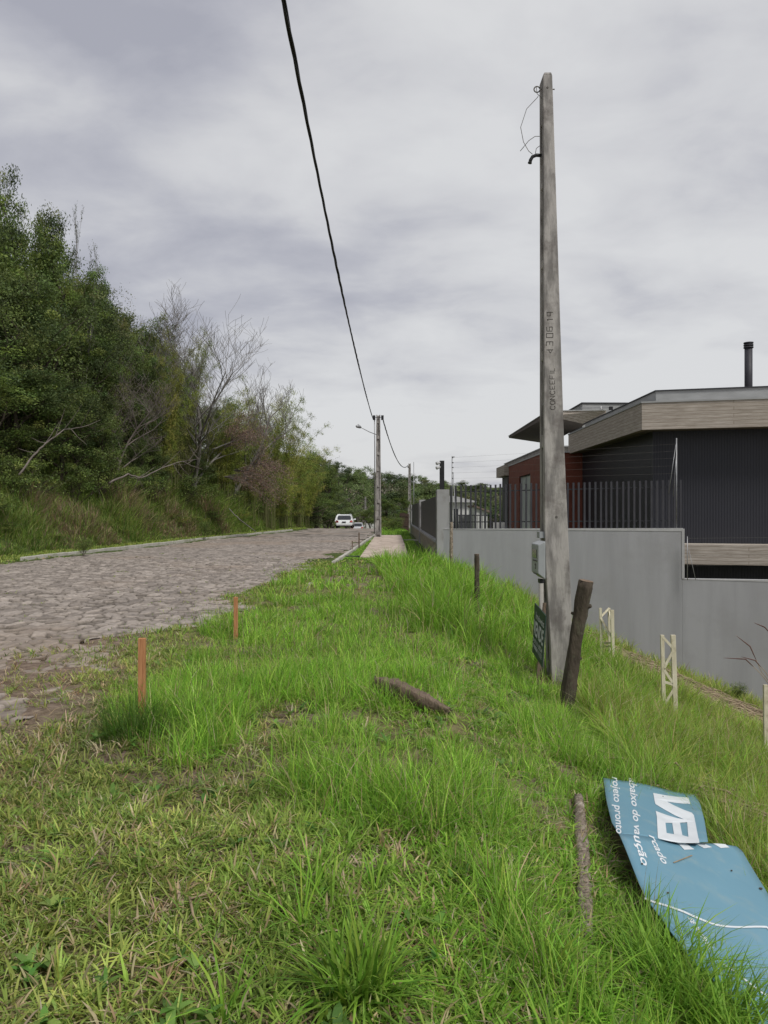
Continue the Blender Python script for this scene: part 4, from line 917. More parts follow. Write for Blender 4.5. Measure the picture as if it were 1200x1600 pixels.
def build_pole():
    root = empty('utility_pole', (pole_x(1085, 0)+.12, D0, Z(1085, D0)), 'tall tapered bare concrete pole in the foreground with stamped lettering and a meter box', 'utility pole')
    mb = MB()
    rec = [(680, 1085)]
    ys = [a[0] for a in PZ]
    def st(pa, pb, fx0, fx1, fy0, fy1):   # section between two photo rows; fractions of width and depth
        rows = [pa]+[q for q in sorted(ys, reverse=True) if pb < q < pa]+[pb]; out = []
        for q in rows:
            xl, xr = pole_x(q, 0), pole_x(q, 1); dp = dep(q); w_ = xr-xl
            out.append((Z(q, D0), xl+w_*fx0, xl+w_*fx1, D0+dp*fy0, D0+dp*fy1))
        stations(mb, out)
    st(1115, 118, 0, 1, 0, .30)            # near flange, full height
    cells = [(1115, 1075), (905, 838), (698, 678), (560, 545), (415, 402), (290, 280), (190, 118)]
    st(1115, 118, 0, 1, .70, .999)           # far flange
    st(1115, 122, .30, .70, .301, .699)    # web
    for a, b in cells: st(a, b, .012, .985, .302, .698)
    # chamfered cap
    xl, xr = pole_x(118, 0), pole_x(118, 1); zt = Z(118, D0)
    stations(mb, [(zt-.001, xl+.001, xr-.001, D0+.001, D0+dep(118)-.001), (zt+.035, xl+.02, xr-.01, D0+.01, D0+dep(118)-.01)])
    mb.build('shaft', M['conc_pole'], root, bevel=.008)
    zt = lambda q: Z(q, D0)
    # eye bolt through the head
    mb = MB(); yb = D0+.10; z1 = zt(134)
    mb.tube([(pole_x(134, 0)-.01, yb, z1), (pole_x(134, 1)+.045, yb, z1)], .008, 6)
    cx = pole_x(134, 0)-.055
    mb.tube([(cx+.036*math.cos(a), yb, z1+.036*math.sin(a)) for a in np.linspace(.3, 6.0, 16)], .008, 6)
    mb.build('eye_bolt', M['wire'], root)
    # loose tie wires
    wy = D0+.08
    W = lambda a, b: tuple(P(a, b, wy))
    for pts in ([W(841, 150), W(840, 152), W(823, 170), W(813.5, 199), W(818, 222), W(826, 236), W(832, 241)],
                [W(843, 213), W(836, 213), W(826, 220), W(813, 236)],
                [W(838, 136), W(839, 146), W(845, 152), W(853, 166), W(856, 176)], [W(843, 228), W(838, 232), W(836.5, 240)]):
        mb = MB(); mb.tube(pts, .004, 5); mb.build('tie_wire', M['wire'], root)
    mb = MB(); q = [W(846, 243), W(838, 242.5), W(832, 245), W(829, 250), W(828, 254)]
    mb.tube(q, .021, 10); mb.tube([q[-1], tuple(Vector(q[-1])+Vector((-.002, 0, -.01)))], .025, 10); mb.build('conduit_elbow', M['black'], root)
    # bolt holes
    mb = MB()
    for (a, b, r_) in ((855.5, 136.5, .013), (869.5, 808, .015)):
        c = P(a, b, D0-.003); mb.tube([(c.x, c.y, c.z), (c.x, c.y+.004, c.z)], r_, 10)
    mb.build('bolt_hole', M['engrave'], root)
    # meter box on the road side of the pole
    mb = MB(); y0, y1 = 8.98, 9.40
    x1 = X(852.5, y0); xb = X(840.5, y0)
    zt0, zb0 = Z(847, y0), Z(906, y0)
    mb.hexa([(xb, y0, zb0+.07), (x1, y0, zb0), (x1, y1, zb0), (xb, y1, zb0+.07), (xb, y0, zt0-.03), (x1, y0, zt0+.012), (x1, y1, zt0+.012), (xb, y1, zt0-.03)])
    o = mb.build('meter_box', M['greyplastic'], root, bevel=.012)
    mb = MB(); zc0, zc1 = Z(875, y0)+.02, Z(852, y0)
    zc1 = min(zc1, zt0-.09); mb.box(xb-.006, xb+.001, y0+.07, y1-.09, zc0, zc1)
    mb.build('meter_window', M['glass'], o, bevel=.002)
    mb = MB(); 
    for i in range(9):
        a0 = .6+i*.45; mb.bar((xb-.003, y0+.15+.028*math.cos(a0), zc0-.10+.028*math.sin(a0)), (xb-.003, y0+.15+.028*math.cos(a0+.45), zc0-.10+.028*math.sin(a0+.45)), .006, .009)
    mb.bar((xb-.003, y0+.05, zc0-.035), (xb-.003, y0+.30, zc0-.035), .006, .012); mb.bar((xb-.003, y0+.06, zc0-.19), (xb-.003, y0+.26, zc0-.19), .006, .01)
    mb.build('meter_marking', M['engrave'], o)
    mb = MB(); mb.box(pole_x(835, 0)-.062, pole_x(835, 0)+.004, D0+.03, D0+.2, Z(841, D0), Z(831, D0)); mb.build('bracket', M['greyplastic'], root, bevel=.003)
    mb = MB(); mb.tube([(X(845.5, 9.35), 9.35, Z(903, 9.35)), (X(847, 9.35), 9.35, Z(1060, 9.35))], .030, 10); mb.build('conduit', M['concrete'], root)
    mb = MB(); mb.box(X(843, 9.1), X(850, 9.1), 9.08, 9.2, Z(911, 9.1), Z(905, 9.1)); mb.build('cable_gland', M['black'], root)
    # stamped marks, built from strokes
    mb = MB()
    def stroke(pts, th=1.15):
        for (a, b) in zip(pts[:-1], pts[1:]):
            A = P(a[0], a[1], D0-.0012); B = P(b[0], b[1], D0-.0012); mb.bar(A, B, th/1200*D0, .003, up=(0, 1, 0))
    def glyph(g, cx, cy, w_, h_, th=1.1):   # letter turned a quarter left: local right = up, local top = left
        G = {'C': [[(1, .8), (.75, 1), (.3, 1), (0, .7), (0, .3), (.3, 0), (.75, 0), (1, .2)]], 'O': [[(.3, 0), (.75, 0), (1, .3), (1, .7), (.75, 1), (.3, 1), (0, .7), (0, .3), (.3, 0)]],
             'N': [[(0, 0), (0, 1), (1, 0), (1, 1)]], 'H': [[(0, 0), (0, 1)], [(1, 0), (1, 1)], [(0, .5), (1, .5)]], 'E': [[(1, 1), (0, 1), (0, 0), (1, 0)], [(0, .5), (.7, .5)]], 'F': [[(1, 1), (0, 1), (0, 0)], [(0, .5), (.7, .5)]],
             'I': [[(0, 0), (0, 1)]], 'L': [[(0, 1), (0, 0), (.8, 0)]], 'T': [[(0, 1), (1, 1)], [(.5, 1), (.5, 0)]], '1': [[(.2, .75), (.6, 1), (.6, 0)]], '9': [[(0, .1), (.8, 0), (1, .4), (1, 1), (.15, 1), (0, .7), (.15, .45), (1, .45)]],
             '0': [[(0, 0), (1, 0), (1, 1), (0, 1), (0, 0)]], '4': [[(.8, 0), (.8, 1), (0, .35), (1, .35)]], 'b': [[(0, 1), (0, 0), (.8, 0), (.8, .6), (0, .6)]], '3': [[(0, 1), (1, 1), (1, 0), (0, 0)], [(1, .5), (.4, .5)]], 'D': [[(0, 0), (0, 1), (.7, .8), (1, .5), (.7, .2), (0, 0)]]}
        for s_ in G[g]: stroke([(cx-h_/2+(1-v)*h_*1.0, cy+w_/2-u*w_) for (u, v) in s_], th)
    for g, cy in (('C', 637), ('O', 629), ('N', 621.5), ('C', 613.5), ('E', 605), ('E', 597), ('F', 589), ('I', 582), ('L', 577)):
        glyph(g, 863.5-(637-cy)*.012, cy, 5.6 if g != 'I' else 1, 7.5, 1.0 if g in 'CON' and cy > 610 else .75)
    def rglyph(g, cx, cy, w_, h_, th=1.0):   # turned a quarter right
        stk = {'4': [[(.1, .0), (.1, 1)], [(.1, .3), (.9, .6), (.1, .9)]], '3': [[(0, 0), (0, 1), (1, 1)], [(0, .5), (.7, .5)], [(0, 0), (1, 0)]], '0': [[(0, 0), (1, 0), (1, 1), (0, 1), (0, 0)]], '9': [[(0, .0), (.75, .05), (1, .1), (1, .9)], [(.8, .9), (.0, .9), (.0, .45), (.85, .45)]], '1': [[(.3, .1), (.3, 1)], [(.3, .1), (.65, .25)]], 'b': [[(0, 0), (0, 1)], [(.0, .1), (.9, .1), (.85, .6), (.1, .6)]]}
        for s_ in stk[g]: stroke([(cx-h_/2+v*h_, cy-w_/2+u*w_) for (u, v) in s_], th)
    for g, cy in (('b', 491), ('1', 500), ('9', 514), ('0', 524), ('3', 537), ('4', 549)): rglyph(g, 859, cy, 6.4, 10, .95)
    mb.build('stamped_lettering', M['engrave'], root)
build_pole()

# ------------------------------------------------------------------ poles and cables down the street
def far_pole(px, ptop, pbase, d, label, wpx, lamp=False):
    zb = Z(pbase, d); zt = Z(ptop, d); x = X(px, d); root = empty('utility_pole', (x, d, zb), label, 'utility pole', 'concrete poles down the street')
    mb = MB(); wt = wpx[0]/1200*d; wb = wpx[1]/1200*d; dp = wb*.8
    def s2(f0, f1, a, b, z0=0, z1=1):
        st_ = []
        for t in (z0, z1):
            w_ = wb+(wt-wb)*t; st_.append((zb-.3+(zt-zb+.3)*t, x-w_/2+w_*f0, x-w_/2+w_*f1, d+dp*a, d+dp*b))
        stations(mb, st_)
    s2(0, .22, 0, 1); s2(.78, 1, 0, 1); s2(.22, .78, .25, .75, 0, .995)
    for k in range(8): s2(.22, .78, .08, .92, .06+k*.125, .085+k*.125)
    mb.build('shaft', M['conc_pole'], root)
    if lamp:
        mb = MB(); mb.tube([(x-wt/2-.12, d+.1, Z(648, d)-.1), (X(585.5, d), d+.1, Z(700, d)), (X(585, d), d+.1, Z(835, d))], .028, 6)
        mb.build('conduit', M['steel'], root)
        mb = MB()
        for sx, q in ((-1, 650), (1, 650)):
            mb.box(x+sx*wt*.5-.08+sx*.14, x+sx*wt*.5+.08+sx*.14, d-.05, d+.12, Z(q+6, d), Z(q-1, d)); mb.bar((x, d, Z(q+2, d)), (x+sx*(wt/2+.14), d, Z(q+2, d)), .03)
        mb.build('insulator', M['black'], root)
        mb = MB(); pts = [(x-wt/2, d, Z(679, d)), (X(577, d), d-.3, Z(675.5, d)), (X(565, d), d-.9, Z(670.5, d))]
        mb.tube(pts, .022, 6); a = mb.build('lamp_arm', M['steel'], root)
        mb = MB(); h = Vector(pts[-1]); e = Vector((X(557.5, d), d-1.2, Z(669, d)))
        mb.tube([h, h.lerp(e, .3)+Vector((0, 0, .02)), h.lerp(e, .8), e], [.05, .10, .09, .03], 8); mb.tube([h.lerp(e, .5), h.lerp(e, .5)+Vector((0, 0, .16))], .04, 6)
        mb.build('lamp_head', M['steel'], root)
    else:
        mb = MB(); mb.box(x-wt/2-.1, x-wt/2, d, d+.1, zt-.5, zt-.3); mb.build('insulator', M['black'], root)
    return root
far_pole(591, 648, 840, 48, 'slotted concrete pole with a street lamp arm at the start of the footpath', (6, 10), True)
far_pole(640, 724, 829, 84, 'thinner concrete pole rising behind the third fence pillar', (3.4, 6))
far_pole(571, 776, 829, 118, 'farthest thin concrete pole beside the parked cars', (2, 3.4))
mb = MB(); mb.tube([(X(646.5, 70), 70, -.2), (X(646.5, 70), 70, Z(722, 70))], .03, 6); tag(mb.build('mast', M['steel']), 'thin pale metal mast just right of the distant pole', 'mast')
def cable(name, pts, label, tw=.013, r=.0145, turns=2.2, n=3):
    root = empty(name, pts[0], label, 'cable', 'overhead cables'); pts = [Vector(p_) for p_ in pts]
    P_ = np.array([tuple(p_) for p_ in pts]); s = np.concatenate([[0], np.cumsum(np.linalg.norm(np.diff(P_, axis=0), axis=1))])
    m = int(s[-1]*9); q = np.linspace(0, s[-1], m); C = np.stack([np.interp(q, s, P_[:, i]) for i in range(3)], 1)
    for k in range(n):
        mb = MB(); rr = tw*(1+.25*np.sin(q*.7)); a = q*turns+k*2*math.pi/n
        L_ = C.copy(); L_[:, 0] += np.cos(a)*rr; L_[:, 2] += np.sin(a)*rr
        mb.tube([tuple(v) for v in L_], r, 5, smooth=True); mb.build('strand', M['cable'], root)
ce = P(583, 655, 48.3)
def cz(y): return 6.82+(ce.z-6.82)*((y-22)/(48.3-22))**2 if y > 22 else 6.82+.0022*(22-y)**2
cable('overhead_cable', [(ce.x-.03*0+(y-48.3)*.0002, y, cz(y)) for y in np.concatenate([np.arange(-3, 48, 1.5), [48.3]])], 'thick twisted black cable running overhead to the pole with the street lamp')
a = P(598.5, 656, 48.2); b = P(637.5, 727, 84)
cable('overhead_cable', [tuple(a.lerp(b, t)-Vector((0, 0, 1.35*4*t*(1-t)*.9))) for t in np.linspace(0, 1, 24)], 'twisted cable sagging from the street lamp pole to the next pole', tw=.02, r=.018, turns=1.5)

# ------------------------------------------------------------------ stakes and posts
def square_post(name, px, ptop, pbot, d, w_, label, mat, group=None, cat='stake', lean=0, extra=.25):
    a = P(px, pbot, d); b = P(px+lean, ptop, d); root = None
    mb = MB(); mb.bar(a-(b-a).normalized()*extra, b, w_, w_*.8, up=(0, 1, 0)); o = mb.build(name, mat, bevel=.004); tag(o, label, cat, group); return o
GW = 'new wooden survey stakes'
square_post('wooden_stake', 221.5, 997, 1125, 5.9, .052, 'nearest orange sawn wooden stake in the grass by the road', M['stake'], GW, lean=.5)
square_post('wooden_stake', 368.5, 933, 997, 9.8, .05, 'second orange wooden stake, where the grass meets the cobbles', M['stake'], GW)
square_post('wooden_stake', 561, 832, 857, 34, .06, 'thin dark stake beside the right kerb near the footpath', M['oldwood'], 'thin stakes by the right kerb')
square_post('wooden_stake', 550.5, 845, 862, 31, .04, 'short thin reddish stake at the right kerb, left of the dark one', M['oldwood'], 'thin stakes by the right kerb')
def round_post(name, pts, rads, label, mat, cat='post', knots=(), n=14, seed=0):
    root = empty(name, tuple(pts[0]), label, cat); mb = MB(); g = np.random.default_rng(seed)
    P_ = [Vector(p_) for p_ in pts]; fine = []; rr = []
    m = 26
    for i in range(m+1):
        t = i/m*(len(P_)-1); k = min(int(t), len(P_)-2); fine.append(P_[k].lerp(P_[k+1], t-k)); rr.append(float(np.interp(i/m, np.linspace(0, 1, len(rads)), rads)))
    mb.tube(fine, rr, n)
    for j, v in enumerate(mb.v):
        c = fine[min(j//n, m)]; d = Vector(v)-c; a = (j % n); k = 1+.10*math.sin(a*1.7+j//n*.35)+g.normal(0, .035)
        mb.v[j] = tuple(c+d*k)
    for (t, ang, L_, r_) in knots:
        i = int(t*m); c = fine[i]; d = Vector((math.cos(ang), math.sin(ang)*.6, .25)); mb.tube([c, c+d*(rr[i]+L_*.6), c+d*(rr[i]+L_)], [r_*1.5, r_, r_*.8], 8)
    o = mb.build('trunk', mat, root)
    e = MB(); d = (fine[-1]-fine[-2]).normalized(); e.tube([fine[-1]+d*.001, fine[-1]+d*.006], rr[-1]*.97, n); e.build('cut_end', M['endgrain'], root)
    return root
round_post('log_post', [P(882, 1150, 7.9)-Vector((0, 0, .3)), P(883, 1120, 7.9), P(899, 1000, 7.9), P(916, 908, 7.85)], [.076, .073, .067, .073], 'thick bark covered log post leaning right in front of the concrete pole', M['bark'], knots=((.86, .1, .035, .022), (.60, .2, .03, .015), (.40, .3, .012, .02), (.83, 3.0, .02, .015)), seed=3)
round_post('fence_post', [P(745.5, 960, 14), P(745, 866, 14)], [.05, .043], 'short dark round post standing in the tall grass before the grey wall', M['bark'], seed=4)
round_post('fence_post', [P(705.5, 900, 22.3), P(705, 850, 22.3), P(705.5, 816, 22.3)], [.055, .05, .04], 'mottled thin post against the corner pillar of the grey wall', M['rotten'], seed=5)
def onground(px, py, lift=.03):
    lo, hi = 1.5, 20
    for _ in range(40):
        m = (lo+hi)/2; q = P(px, py, m)
        if q.z > T(q.x, q.y)+lift: lo = m
        else: hi = m
    return P(px, py, lo)
def lying_log(name, pts, rads, label, mat, seed, n=16, jag=.2, m=60, flat=.8):
    g = np.random.default_rng(seed); mb = MB(); P_ = [Vector(p_) for p_ in pts]; fine = []; rr = []
    for i in range(m+1):
        t = i/m*(len(P_)-1); k = min(int(t), len(P_)-2); fine.append(P_[k].lerp(P_[k+1], t-k)); rr.append(float(np.interp(i/m, np.linspace(0, 1, len(rads)), rads)))
    mb.tube(fine, rr, n); ridge = g.normal(0, jag, n)
    for j, v in enumerate(mb.v):
        i = j//n; c = fine[min(i, m)]; d = Vector(v)-c; a = j % n
        k = 1+ridge[a]*.7+.25*(vnoise(np.array([i*.35]), np.array([a*1.1]), 1, seed)[0]-.5)+g.normal(0, .05); d = d*k; d.z *= flat; mb.v[j] = tuple(c+d)
        if i == 0 or i == m: mb.v[j] = tuple(Vector(mb.v[j])+(fine[0]-fine[1]).normalized()*(1 if i == 0 else -1)*g.uniform(0, .05))
    return tag(mb.build(name, mat), label, 'log')
lying_log('fallen_log', [onground(593, 1068, .13), onground(636, 1084, .12), onground(698, 1110, .07)], [.066, .090, .082, .066, .03], 'splintered grey brown log lying across the bright grass', M['oldwood'], 11, jag=.32)
lying_log('rotten_log', [onground(905, 1248, .045), onground(911, 1330, .045), onground(915, 1400, .045), onground(916, 1458, .035)], [.026, .033, .033, .031, .027], 'pale weathered log lying in the grass left of the fallen blue sign', M['rotten'], 12)

# ------------------------------------------------------------------ limewashed lattice frames
GL = 'cream painted lattice frames on the slope'
def lattice(top, bot, d, label, legs, diag):
    """legs: pixel x at top / bottom; diag: (leg, row) pairs"""
    root = empty('lattice_frame', tuple(P(legs[0][1], bot, d)), label, 'lattice frame', GL); pts = {}
    for i, (xt, xb, dt, db, w_, tt, bb) in enumerate(legs):
        a = P(xb, bot+bb, d+db)-Vector((0, 0, .35)); b = P(xt, top+tt, d+dt); mb = MB(); mb.bar(a, b, w_, w_*.7, up=(0, 1, 0)); mb.build('leg', M['limewood'], root, bevel=.003)
        pts[i] = (P(xt, top+tt, d+dt), P(xb, bot+bb, d+db))
    for (i, ta, j, tb) in diag:
        A = pts[i][0].lerp(pts[i][1], ta); B = pts[j][0].lerp(pts[j][1], tb); mb = MB()
        mb.bar(A+Vector((0, -.012, 0)), B+Vector((0, -.012, 0)), .032, .012, up=(0, 1, 0)); mb.build('brace', M['limewood'], root)
lattice(992, 1118, 9.8, 'tallest cream painted lattice frame, the middle one, standing before the grey wall',
        [(1034.5, 1038.5, 0, 0, .046, 0, 0), (1051.5, 1056.5, 0, 0, .058, 0, -4)],
        [(0, .02, 1, .18), (1, .18, 0, .42), (0, .42, 1, .66), (0, .58, 1, .64), (1, .66, 0, .86)])
lattice(950, 1040, 13.3, 'three legged cream lattice frame farther back beside the leaning log post',
        [(938, 941, 0, 0, .045, 0, -14), (951.5, 953.5, .15, .15, .045, 0, -4), (956.5, 958.5, -.15, -.15, .055, 3, 6)],
        [(0, .18, 1, .0), (0, .20, 2, .5), (2, .55, 0, .72), (1, .05, 2, .3), (2, .6, 0, .8)])
lattice(1070, 1150, 8.9, 'cream lattice frame cut off at the right edge of the view',
        [(1196, 1197, 0, 0, .05, 0, 0), (1218, 1220, 0, 0, .05, 0, 0)],
        [(0, .1, 1, .3), (1, .35, 0, .6)])

# ------------------------------------------------------------------ text
def text_verts(s, bold=0.0, spacing=1.0):
    cu = bpy.data.curves.new('t', 'FONT'); cu.body = s; cu.size = 1; cu.offset = bold; cu.resolution_u = 3; cu.space_character = spacing; cu.fill_mode = 'FRONT'
    o = bpy.data.objects.new('t', cu); COL.objects.link(o); bpy.context.view_layer.update()
    me = bpy.data.meshes.new_from_object(o); v = np.array([tuple(a.co)[:2] for a in me.vertices]); f = [list(p_.vertices) for p_ in me.polygons]
    bpy.data.objects.remove(o); bpy.data.curves.remove(cu); bpy.data.meshes.remove(me)
    return v, f

# ------------------------------------------------------------------ small for-sale board on its stake
def small_sign():
    root = empty('sale_board', tuple(P(838, 1078, 8.9)), 'small dark green sale board on a stake, leaning against the concrete pole', 'sign board')
    mb = MB(); mb.bar(P(837.5, 1092, 8.75), P(851, 942, 8.75), .035, .03); mb.build('stake', M['oldwood'], root)
    TL, TR, BL, BR = P(835.5, 942, 9.1), P(852.5, 962, 8.45), P(831.5, 1018, 9.1), P(846.5, 1042, 8.45)
    nrm = (TR-TL).cross(BL-TL).normalized()
    if nrm.x > 0: nrm = -nrm
    mb = MB(); mb.prism([TL, TR, BR, BL], -nrm*.012); mb.build('board', M['signgreen'], root)
    def put(s, u0, u1, v0, v1, bold=0.0):
        v, f = text_verts(s, bold); w_ = v[:, 0].max()-v[:, 0].min(); h_ = .72; v = (v-[v[:, 0].min(), 0])/[w_, h_]; mb = MB()
        pts = []
        for a, b in v:
            u = u0+(u1-u0)*a; t = v1+(v0-v1)*b; q = TL.lerp(TR, u).lerp(BL.lerp(BR, u), t); pts.append(q+nrm*.003)
        mb.poly(pts, f); return mb
    mb = MB()
    for u0, u1, t0, t1 in ((.30, .97, .12, .27), (.03, .97, .30, .62)):
        pass
    put('Imóveis', .2, .95, .12, .26, .01).build('lettering', M['signwhite'], root)
    put('VENDE', .04, .97, .31, .60, .03).build('lettering', M['signwhite'], root)
    put('9 9111 0524', .05, .95, .67, .76, .02).build('lettering', M['signwhite'], root)
    put('9 9984 1152', .05, .95, .79, .88, .02).build('lettering', M['signwhite'], root)
small_sign()

# ------------------------------------------------------------------ fallen blue sign board
def fallen_sign():
    blue = noisy('sky_blue_sign_sheet', (.125, .275, .36), (.145, .30, .385), 2.2, rough=.45, bump=.15, bscale=5, spec=.5, c3=(.19, .32, .37), s3=7)
    whit = noisy('white_vinyl', (.72, .76, .78), (.64, .68, .70), 5, rough=.45, bump=0)
    A, B = SA, SB
    root = empty('fallen_sign', tuple(on(B, 1080, 1450)), 'bent sky blue sign board with white lettering lying in the grass', 'sign board')
    def grid_poly(mb, pl, L_, R_, lift, n=14, thick=.004):
        """L_, R_: left and right outline, pixel polylines from top to bottom"""
        def along(pts, t):
            t *= len(pts)-1; i = min(int(t), len(pts)-2); f = t-i; return (pts[i][0]*(1-f)+pts[i+1][0]*f, pts[i][1]*(1-f)+pts[i+1][1]*f)
        m = 22; top = []
        for i in range(m+1):
            a = along(L_, i/m); b = along(R_, i/m)
            for k in range(n+1): u = k/n; top.append(on(pl, a[0]*(1-u)+b[0]*u, a[1]*(1-u)+b[1]*u, lift))
        bot = [q-pl[1]*thick for q in top]; o = len(top); F = []
        w_ = n+1
        for i in range(m):
            for k in range(n): q = i*w_+k; F.append((q, q+w_, q+w_+1, q+1)); F.append((o+q, o+q+1, o+q+w_+1, o+q+w_))
        for i in range(m): q = i*w_; F.append((q, o+q, o+q+w_, q+w_)); q += n; F.append((q, q+w_, o+q+w_, o+q))
        for k in range(n): F.append((k, k+1, o+k+1, o+k)); q = m*w_+k; F.append((q, o+q, o+q+1, q+1))
        mb.poly(top+bot, F, smooth=True)
    mb = MB()
    grid_poly(mb, A, OUT_A[0], OUT_A[1], 0)
    mb.build('upper_panel', blue, root)
    mb = MB()
    grid_poly(mb, B, OUT_B[0], OUT_B[1], 0)
    mb.build('lower_panel', blue, root)
    # letters: px polygons laid on the panels
    def shape(pl, polys, name, mat=None):
        mb = MB()
        for pg in polys:
            dense = []
            for i in range(len(pg)):
                a = pg[i]; b = pg[(i+1) % len(pg)]
                for t in (0, .33, .66): dense.append((a[0]+(b[0]-a[0])*t, a[1]+(b[1]-a[1])*t))
            mb.prism([on(pl, x_, y_, .0035) for x_, y_ in dense], -pl[1]*.002)
        return mb.build(name, mat or whit, root)
    c4 = lambda pts: [(920+x_/4.286, 1190+y_/4.286) for x_, y_ in pts]
    shape(A, [c4(q) for q in (
        [(430, 215), (668, 236), (682, 278), (520, 262), (440, 268)], [(440, 268), (520, 262), (690, 338), (704, 356), (656, 384)], [(440, 268), (656, 380), (648, 382), (446, 288)],
        [(447, 334), (560, 361), (656, 386), (704, 354), (712, 398), (508, 404), (455, 370)],            # E spine
        [(455, 370), (514, 400), (522, 474), (462, 512)],                       # arms
        [(560, 400), (612, 398), (628, 486), (572, 478)],
        [(660, 398), (712, 396), (734, 520), (668, 500)],
        [(462, 512), (522, 474), (628, 486), (668, 500), (736, 518), (740, 546), (600, 536), (468, 516)])], 'lettering')
    shape(B, [c4(q) for q in ([(580, 526), (640, 536), (706, 588), (640, 588), (612, 556)], [(700, 540), (756, 548), (822, 580), (770, 584)], [(830, 556), (908, 562), (938, 582), (880, 586)])], 'lettering')
    def line(pl, s, p0, p1, h_, bold=.018, ital=.18, sp=1.0):
        """text running p0->p1 in photo pixels with its top turned to the right"""
        v, f = text_verts(s, bold, sp); w_ = v[:, 0].max()-v[:, 0].min(); v = v-[v[:, 0].min(), 0]; h_ *= 1.28; L_ = math.hypot(p1[0]-p0[0], p1[1]-p0[1])
        dx, dy = (p1[0]-p0[0])/L_, (p1[1]-p0[1])/L_; ux, uy = .985, .16; mb = MB(); pts = []
        for a, b in v:
            b_ = b/.72*h_; a_ = a/w_*(L_)+ital*b_*1.0
            pts.append(on(pl, p0[0]+dx*a_+ux*b_, p0[1]+dy*a_+uy*b_, .0016))
        mb.poly(pts, f); o = mb.build('lettering', whit, root); return o
    line(A, 'rojeto pronto', (956.5, 1214), (963, 1303), 9.2)
    line(A, 'abaixo do va', (982, 1216), (991, 1306), 9.4)
    line(B, 'ução', (988, 1307), (1003, 1351), 10.5)
    line(B, 'rcado', (1013, 1306), (1034.5, 1349), 9.5)
    line(B, 'SE IMÓVEL', (1072, 1436), (1108, 1482), 7.5, .03, 0)
    # white rule lines
    for pts in ([(1008, 1402), (1022, 1410), (1052, 1424), (1080, 1434), (1120, 1443), (1160, 1449), (1196, 1452), (1206, 1462)], [(1010, 1396), (1034, 1394), (1040, 1398)][:0], [(1128, 1508), (1160, 1530), (1205, 1556)]):
        if not pts: continue
        mb = MB()
        for a, b in zip(pts[:-1], pts[1:]):
            for k in range(4):
                s0 = (a[0]+(b[0]-a[0])*k/4, a[1]+(b[1]-a[1])*k/4); s1 = (a[0]+(b[0]-a[0])*(k+1)/4, a[1]+(b[1]-a[1])*(k+1)/4); wv = 1.3
                mb.prism([on(B, s0[0], s0[1]-wv, .004), on(B, s1[0], s1[1]-wv, .004), on(B, s1[0], s1[1]+wv, .004), on(B, s0[0], s0[1]+wv, .004)], -B[1]*.002)
        mb.build('white_rule', whit, root)
    mb = MB()
    for (a, b, r_) in ((1187, 1392, .009), (1143, 1361, .005), (1003, 1351, .005), (1036, 1244.5, .004), (1042, 1399, .005)):
        mb = MB(); q = on(B if b > 1310 else A, a, b, .004); mb.tube([q, q+Vector((0, 0, .004))], r_, 8); mb.build('nail_hole', M['bark'], root)
    mb = MB(); q0 = on(B, 1052, 1349, .004); q1 = on(B, 1081, 1337, .004); mb.bar(q0, q1, .006, .002); mb.build('rust_scratch', M['straw'], root)
fallen_sign()

